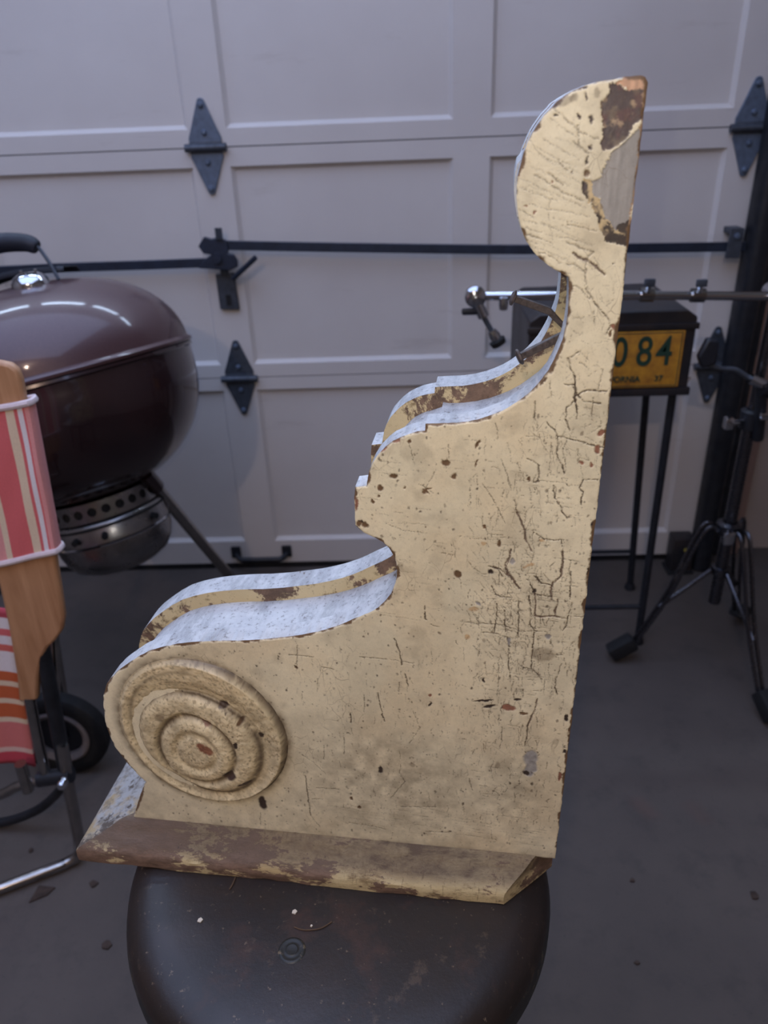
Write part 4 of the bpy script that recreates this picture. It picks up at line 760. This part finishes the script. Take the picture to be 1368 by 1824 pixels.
# legs: sockets on the bowl, tubes to the floor
def gl(sock, foot, wheel):
    s = KM @ Vector(sock); f = Vector(foot)-gr.location; d = (f-s).normalized()
    lg = MB().tube([s, f], .0125, 14).build('leg', M['chrome_old'], gr)
    MB().tube([s-d*.02, s+d*.035], .017, 14).build('leg_socket', M['enamel'], lg)
    if not wheel: MB().lathe([(0, 0), (.016, 0), (.016, .03), (.0135, .036), (0, .036)], 14, M=Matrix.Translation((f.x, f.y, 0))).build('foot_cap', M['rubber'], lg)
gl((.112, -.015, -.228), (-.435, 1.70, .012), False)
gl((-.11, -.06, -.222), (-.705, 1.16, .10), True)
gl((-.02, .13, -.215), (-1.08, 1.46, .10), True)
def wheel(c, ax):
    q = Vector(ax).to_track_quat('Z', 'Y').to_matrix().to_4x4(); WM = Matrix.Translation(Vector(c)-gr.location) @ q
    w = MB().lathe([(.0600, -.012), (.070, -.016), (.088, -.017), (.095, -.012), (.0965, 0), (.095, .012), (.088, .017), (.072, .016), (.060, .012)], 48, M=WM, closed=True).build('wheel', M['rubber'], gr)
    MB().lathe([(.0480, -.012), (.0580, -.0185), (.0625, -.0165), (.0625, .010), (.0480, .008)], 48, M=WM, closed=True).build('wheel_trim', M['trim_grey'], w)
    MB().lathe([(.001, -.013), (.016, -.012), (.018, -.004), (.051, -.003), (.051, .004), (.001, .005)], 40, M=WM).build('wheel_disc', M['plastic'], w)
wheel((-.700, 1.125, .0972), (.02, 1.0, .0))
wheel((-1.12, 1.40, .0972), (.02, 1.0, .0))
MB().tube(rel([(-.705, 1.14, .0972), (-1.12, 1.41, .0972)], gr), .006, 10).build('axle', M['steel'], gr)

# ------------------------------------------------------------------ folded lawn chair
fc = empty('folding_lawn_chair', (-.62, .92, 0)); tag(fc, 'folded chrome tube lawn chair with wooden arms and red striped fabric', 'chair')
def crel(L): return rel(L, fc)
arm = MB().prism([(x-fc.location.x, z) for x, z in ARM], .893-fc.location.y, .907-fc.location.y).build('armrest', M['arm'], fc, bevel=.004)
# striped cloth sleeve round the arm
ang = math.atan2(-.4676+.4833, .8616-.6499)
sl = bpy.data.objects
cloth = MB(); ca_, sa_ = math.cos(ang), math.sin(ang)
def cl_local(x, z): dx_, dz_ = x+.4676, z-.8616; return (dx_*ca_-dz_*sa_, dx_*sa_+dz_*ca_)
Q = [cl_local(*p) for p in CLOTH]
nx_, nz_ = 10, 16; vs = []
for j in range(nz_+1):
    t = j/nz_; l = np.array(Q[0])*(1-t)+np.array(Q[3])*t; r_ = np.array(Q[1])*(1-t)+np.array(Q[2])*t
    row = []
    for i in range(nx_+1): p = l*(1-i/nx_)+r_*i/nx_; row.append((p[0], -.0105+.0010*math.sin(i*1.3+j*.7), p[1]))
    row.append((r_[0]+.0025, -.006, r_[1])); row.append((r_[0]+.0025, .006, r_[1]))
    for i in range(nx_, -1, -1): p = l*(1-i/nx_)+r_*i/nx_; row.append((p[0], .0105, p[1]))
    row.append((l[0]-.0025, .006, l[1])); row.append((l[0]-.0025, -.006, l[1]))
    vs += row
W_ = 2*(nx_+1)+4
cloth.add(vs, [(j*W_+i, j*W_+(i+1) % W_, (j+1)*W_+(i+1) % W_, (j+1)*W_+i) for j in range(nz_) for i in range(W_)], 0, True)
co = cloth.build('fabric_sleeve', M['cloth'], fc, loc=Vector((-.4676, .90, .8616))-fc.location); co.rotation_euler = (0, ang, 0)
for j in (0, nz_):
    ring = [Vector(vs[j*W_+i]) for i in range(W_)]
    MB().tube(ring, .0045, 8, closed=True, sy=1.0).build('sleeve_binding', M['binding'], co)
# striped seat webbing hanging behind the arm
wb = MB(); vs = []
edge = smooth_path([(x, 0, z) for x, z in WEB], 6)
for p in edge:
    for i in range(13):
        t = i/12; vs.append((p.x-.20*t-fc.location.x, .945+.006*math.sin(t*9)+.010*t-fc.location.y, p.z+.012*t-.19))
wb.add(vs, [(j*13+i, j*13+i+1, j*13+14+i, j*13+13+i) for j in range(len(edge)-1) for i in range(12)], 0, True)
wo = wb.build('seat_webbing', M['web'], fc, loc=(0, 0, .19)); md = wo.modifiers.new('thick', 'SOLIDIFY'); md.thickness = .003
for T, rr, mt in ((T1, .0115, 'black'), (T2, .0060, 'chrome_old'), (T3, .0085, 'chrome_old'), (T4, .0095, 'chrome_old')):
    MB().tube(smooth_path(crel(T), 4), rr, 14).build('frame_tube', M[mt], fc)
lp_ = [T5[0], T5[1], T5[2], (-.592, .905, .045), (-.600, .903, .020), (-.618, .895, .0115), BASE[1], BASE[2], BASE[3]]
MB().tube(smooth_path(crel(lp_), 6), .0098, 16).build('base_loop', M['chrome_old'], fc)
MB().tube(smooth_path(crel(BASE2[:3]+[(-.7782, .98, .014), (-.8797, .98, .0125)]), 6), .0085, 14).build('base_loop', M['black'], fc)
MB().tube(smooth_path(crel(BASE3), 6), .009, 14).build('cross_tube', M['chrome_old'], fc)
jo = MB().tube(crel([(-.618, .898, .213), (-.562, .898, .2225)]), .0135, 12).build('pivot_bracket', M['black'], fc)
MB().lathe([(0, -.016), (.006, -.015), (.008, -.012), (.008, 0), (0, 0)], 12, M=Matrix.Translation(Vector((-.570, .886, .222))-fc.location) @ Matrix.Rotation(-math.pi/2, 4, 'X')).build('pivot_bolt', M['chrome'], jo)

# ------------------------------------------------------------------ plate stand
ps = empty('metal_stand', (.40, 1.60, 0)); tag(ps, 'black box stand on thin legs carrying a yellow licence plate', 'stand')
X0, X1, Y0, Y1, Z0, Z1 = .237-.40, .556-.40, 1.476-1.60, 1.725-1.60, .642, .806
bx = MB(); fr = [(X0, Z0), (X1, Z0), (X1, Z1-.014), (X1-.020, Z1), (X0+.020, Z1), (X0, Z1-.014)]
bx.prism(fr, Y0, Y1); bso = bx.build('box_body', M['boxblack'], ps, bevel=.003)
MB().box((X0-.004, Y0-.006, Z0-.004), (X1+.004, Y0+.004, Z0+.012), bev=.002).box((X0-.004, Y0-.006, .770), (X1+.004, Y0+.004, .782), bev=.002).build('face_rail', M['boxblack'], ps)
for lx, ly, tx in ((X0+.012, -.095, X0+.012), (.142, -.095, .139), (X0+.012, .135, X0+.012), (.184, .138, .150)):
    MB().tube([(tx, min(ly, .115), Z0+.002), (lx, ly, .006)], .0085, 12).build('leg', M['black'], ps)
    MB().lathe([(0, 0), (.014, 0), (.014, .006), (.010, .018), (0, .018)], 12, M=Matrix.Translation((lx, ly, 0))).build('foot', M['black'], ps)
MB().tube([(X0+.012, -.095, .105), (.142, -.095, .105)], .0055, 10).build('rung', M['black'], ps)
MB().tube([(X0+.012, .135, .118), (.178, .135, .118)], .0055, 10).build('rung', M['black'], ps)
lpz = empty('licence_plate', (.395, 1.470, .657)); tag(lpz, 'worn yellow licence plate with green numbers on the black box stand', 'licence plate')
pl = MB().box((-.138, -.001, 0.0), (.139, .001, .112), bev=.0008).build('plate', M['plate_yellow'], lpz)
MB().box((-.134, -.0018, .108), (.135, -.0008, .1095)).box((-.134, -.0018, .0025), (.135, -.0008, .004)).box((-.134, -.0018, .0025), (-.1325, -.0008, .1095)).box((.1335, -.0018, .0025), (.135, -.0008, .1095)).build('plate_border', M['plate_green'], lpz)
def text(s, size, x, z, sx=1.0, bold=0.0, name='digit'):
    c = bpy.data.curves.new('t', 'FONT'); c.body = s; c.size = size; c.align_x = 'CENTER'; c.align_y = 'CENTER'; c.extrude = .0006; c.offset = bold
    o = bpy.data.objects.new('t', c); COL.objects.link(o); bpy.context.view_layer.update()
    me = bpy.data.meshes.new_from_object(o.evaluated_get(bpy.context.evaluated_depsgraph_get())); bpy.data.objects.remove(o)
    me.name = name; me.materials.clear(); me.materials.append(M['plate_green'])
    ob = bpy.data.objects.new(name, me); COL.objects.link(ob); ob.parent = lpz; ob.location = (x, -.0017, z); ob.rotation_euler = (math.pi/2, 0, 0); ob.scale = (sx, 1, 1); return ob
for s, x in (('0', .413), ('8', .4605), ('4', .4985)): text(s, .082, x-.395, .070, .78, .0009)
text('CALIFORNIA', .0165, .411-.395, .0175, 1.0, .0004, 'lettering'); text('37', .0165, .494-.395, .0175, 1.0, .0004, 'lettering')

# ------------------------------------------------------------------ boom stand
bs = empty('cymbal_boom_stand', (.676, 1.44, 0)); tag(bs, 'chrome tripod drum hardware stand with a long boom arm reaching left', 'stand')
def brel(L): return rel(L, bs)
MB().tube([(0, 0, .16), (0, 0, .60)], .0125, 16).build('lower_pole', M['chrome_shaded'], bs)
MB().tube([(0, 0, .58), (.004, .002, .835)], .0095, 16).build('upper_pole', M['chrome_shaded'], bs)
cl = MB().lathe([(.013, 0), (.020, .002), (.021, .02), (.021, .038), (.015, .042), (.010, .042)], 20, M=Matrix.Translation((0, 0, .575))).build('height_clamp', M['plastic'], bs)
MB().tube([(-.02, -.01, .595), (-.045, -.02, .597)], .006, 10).build('wing_bolt', M['chrome'], cl)
MB().box((-.060, -.030, .585), (-.043, -.012, .609), bev=.004).build('wing', M['chrome'], cl)
hb = MB().lathe([(.013, 0), (.024, .003), (.026, .012), (.026, .026), (.015, .03)], 20, M=Matrix.Translation((0, 0, .335))).build('upper_collar', M['chrome_shaded'], bs)
MB().lathe([(.013, 0), (.020, .002), (.020, .018), (.013, .02)], 20, M=Matrix.Translation((0, 0, .235))).build('lower_collar', M['chrome_shaded'], bs)
MB().tube([(-.012, -.022, .348), (-.020, -.05, .350)], .005, 10).build('wing_bolt', M['chrome'], hb)
MB().box((-.030, -.054, .338), (-.008, -.046, .366), bev=.003).build('wing', M['chrome'], hb)
for fx, fy in ((.482-.676, 1.440-1.44), (.809-.676, 1.575-1.44), (.735-.676, 1.235-1.44)):
    d = Vector((fx, fy, 0)).normalized(); L = math.hypot(fx, fy); nrm_ = Vector((-d.y, d.x, 0))
    for s in (-1, 1):
        pts = [d*.026+nrm_*.010*s+Vector((0, 0, .350)), d*.055+nrm_*.010*s+Vector((0, 0, .345)), d*(L*.55)+nrm_*.008*s+Vector((0, 0, .180)), d*(L-.02)+nrm_*.006*s+Vector((0, 0, .032))]
        lg = MB().tube(smooth_path(pts, 5), .0042, 8).build('leg', M['chrome_shaded'], bs)
    MB().tube([d*.020+Vector((0, 0, .245)), d*(L*.62)+Vector((0, 0, .150))], .0045, 8).build('leg_brace', M['chrome_shaded'], bs)
    q = Vector((d.x, d.y, -.7)).to_track_quat('Z', 'Y').to_matrix().to_4x4()
    MB().box((-.018, -.018, -.035), (.018, .018, .030), bev=.008, M=Matrix.Translation((fx, fy, .0365)) @ q).build('rubber_foot', M['rubber'], bs)
tl_ = MB().tube([(.004, -.030, .838), (.004, .030, .838)], .018, 18).build('boom_tilter', M['chrome'], bs)
ba = MB().tube(brel([(.75, 1.44, .832), (.445, 1.44, .844), (.140, 1.44, .8525)]), .0082, 16).build('boom_arm', M['chrome'], bs)
for x, z in ((.4423, .845), (.5353, .841)):
    MB().tube(brel([(x-.012, 1.44, z+.0005), (x+.012, 1.44, z-.0005)]), .013, 14).build('arm_collar', M['chrome_old'], ba)
    MB().tube(brel([(x, 1.43, z+.008), (x-.003, 1.425, z+.028)]), .0045, 8).build('wing_bolt', M['chrome'], ba)
    MB().box(tuple(brel([(x-.012, 1.420, z+.018)])[0]), tuple(brel([(x+.008, 1.428, z+.032)])[0]), bev=.003).build('wing', M['galv2'], ba)
tp = MB().lathe([(.001, -.013), (.012, -.012), (.0195, -.006), (.0195, .006), (.012, .012), (.001, .013)], 28, M=Matrix.Translation(brel([(.1290, 1.437, .8525)])[0]) @ Matrix.Rotation(math.pi/2, 4, 'X')).build('cymbal_tilter', M['chrome'], bs)
MB().tube(brel([(.132, 1.437, .842), (.1445, 1.437, .815)]), .0105, 14).build('tilter_sleeve', M['chrome'], tp)
MB().tube(brel([(.1445, 1.437, .815), (.1720, 1.437, .768)]), .0048, 12).build('cymbal_rod', M['galv2'], tp)
MB().lathe([(.001, -.014), (.009, -.013), (.011, 0), (.008, .012), (.001, .013)], 16, M=Matrix.Translation(brel([(.1660, 1.437, .7785)])[0]) @ Matrix.Rotation(-.52, 4, 'Y')).build('felt_nut', M['chrome'], tp)
MB().lathe([(.001, -.005), (.014, -.005), (.016, .005), (.001, .005)], 18, M=Matrix.Translation(brel([(.1735, 1.437, .7655)])[0]) @ Matrix.Rotation(-.52, 4, 'Y')).build('felt_washer', M['rubber'], tp)
MB().box(tuple(brel([(.104, 1.428, .820)])[0]), tuple(brel([(.134, 1.440, .832)])[0]), bev=.004).build('wing', M['plastic'], tp)
MB().lathe([(.001, -.012), (.0075, -.011), (.009, 0), (.0075, .011), (.001, .012)], 14, M=Matrix.Translation(brel([(.1795, 1.426, .8405)])[0])).build('lock_screw', M['chrome'], ba)

aa = MB().tube(rel(smooth_path([(.5555, 1.40, .7233), (.5853, 1.40, .7137), (.612, 1.40, .7107), (.6473, 1.40, .6898), (.700, 1.405, .672), (.760, 1.41, .650)], 4), bs), .0048, 10).build('accessory_arm', M['galv2'], bs)
MB().prism([(x-.676, z) for x, z in [(.5480, .7740), (.5690, .7690), (.5700, .7260), (.5450, .7180), (.5350, .7398)]], -.052, -.034).build('pad', M['plastic'], aa, bevel=.004)
jn = MB().tube(rel([(.640, 1.398, .694), (.668, 1.399, .680)], bs), .010, 12).build('rod_joint', M['chrome'], aa)
MB().tube(rel([(.664, 1.399, .686), (.680, 1.412, .612), (.690, 1.425, .560)], bs), .011, 12).build('clamp_body', M['plastic'], aa)
MB().box(tuple(rel([(.672, 1.390, .612)], bs)[0]), tuple(rel([(.694, 1.402, .626)], bs)[0]), bev=.003).build('clamp_wing', M['chrome'], aa)
MB().tube(rel([(.665, 1.40, .672), (.720, 1.41, .655), (.780, 1.42, .640)], bs), .014, 12).build('clamp_arm_sleeve', M['plastic'], aa)

# ------------------------------------------------------------------ crumbs and litter
def bit(name, loc, poly, t, mat, label, cat, group=None, rz=0):
    m = MB(); m.prism([(x, z) for x, z in poly], 0.0002, t, axis='z'); o = m.build(name, mat, None, loc=loc); o.rotation_euler = (0, 0, rz); tag(o, label, cat, group)
for (x, y, s), lb in zip(((-.1052, .4136, .0022), (-.1840, .4065, .0022), (-.0896, .4010, .0010)), ('white paint flake on the stool in front of the corbel base', 'white paint flake on the left of the stool top', 'tiny white paint flake on the stool near the straw')):
    bit('paint_flake', (x, y, SZ), [(-s, -s*.6), (s*.3, -s), (s, s*.2), (.1*s, s), (-s*.8, s*.5)], .0012, M['bitwhite'], lb, 'paint flake', 'paint flakes on the stool')
sw = MB().tube([(p.x, p.y, p.z) for p in smooth_path([(-.1040, .4000, .5708), (-.095, .3972, .5710), (-.082, .3985, .5712), (-.073, .4045, .5709)], 6)], .0005, 6).build('straw_strand', M['straw']); tag(sw, 'thin curled straw strand lying on the stool', 'straw')
sw2 = MB().tube([(p.x, p.y, p.z) for p in smooth_path([(-.165, .4350, .5707), (-.163, .440, .5711), (-.162, .4470, .5707)], 5)], .0006, 6).build('straw_strand', M['straw']); tag(sw2, 'short straight straw strand on the stool by the corbel', 'straw')
bit('dry_leaf', (-.6445, .8454, 0), [(-.014, -.020), (.012, -.006), (.020, .008), (-.010, .012)], .003, M['leaf'], 'dark triangular leaf scrap on the floor by the chair loop', 'leaf')
rr_ = random.Random(4)
for k, (x, y, lb) in enumerate(((-.70, .93, 'small dark leaf scrap inside the chair base loop'), (-.56, .86, 'small dark leaf scrap just below the corbel moulding tip'), (-.50, .75, 'small dark grit scrap on the floor left of the stool'), (.36, .86, 'dark pebble on the floor right of the stool'), (.55, .83, 'dark leaf crumb on the floor at lower right'), (.60, .74, 'dark grit crumb near the lower right corner'), (.33, .72, 'dark grit crumb on the floor near the bottom edge'))):
    s = rr_.uniform(.005, .010); bit('floor_crumb', (x, y, 0), [(s*math.cos(a)*rr_.uniform(.5, 1), s*math.sin(a)*rr_.uniform(.5, 1)) for a in np.linspace(0, 2*math.pi, 7, endpoint=False)], .003, M['leaf'], lb, 'floor litter', 'scraps on the floor', rr_.uniform(0, 3))
bpy.context.view_layer.update()
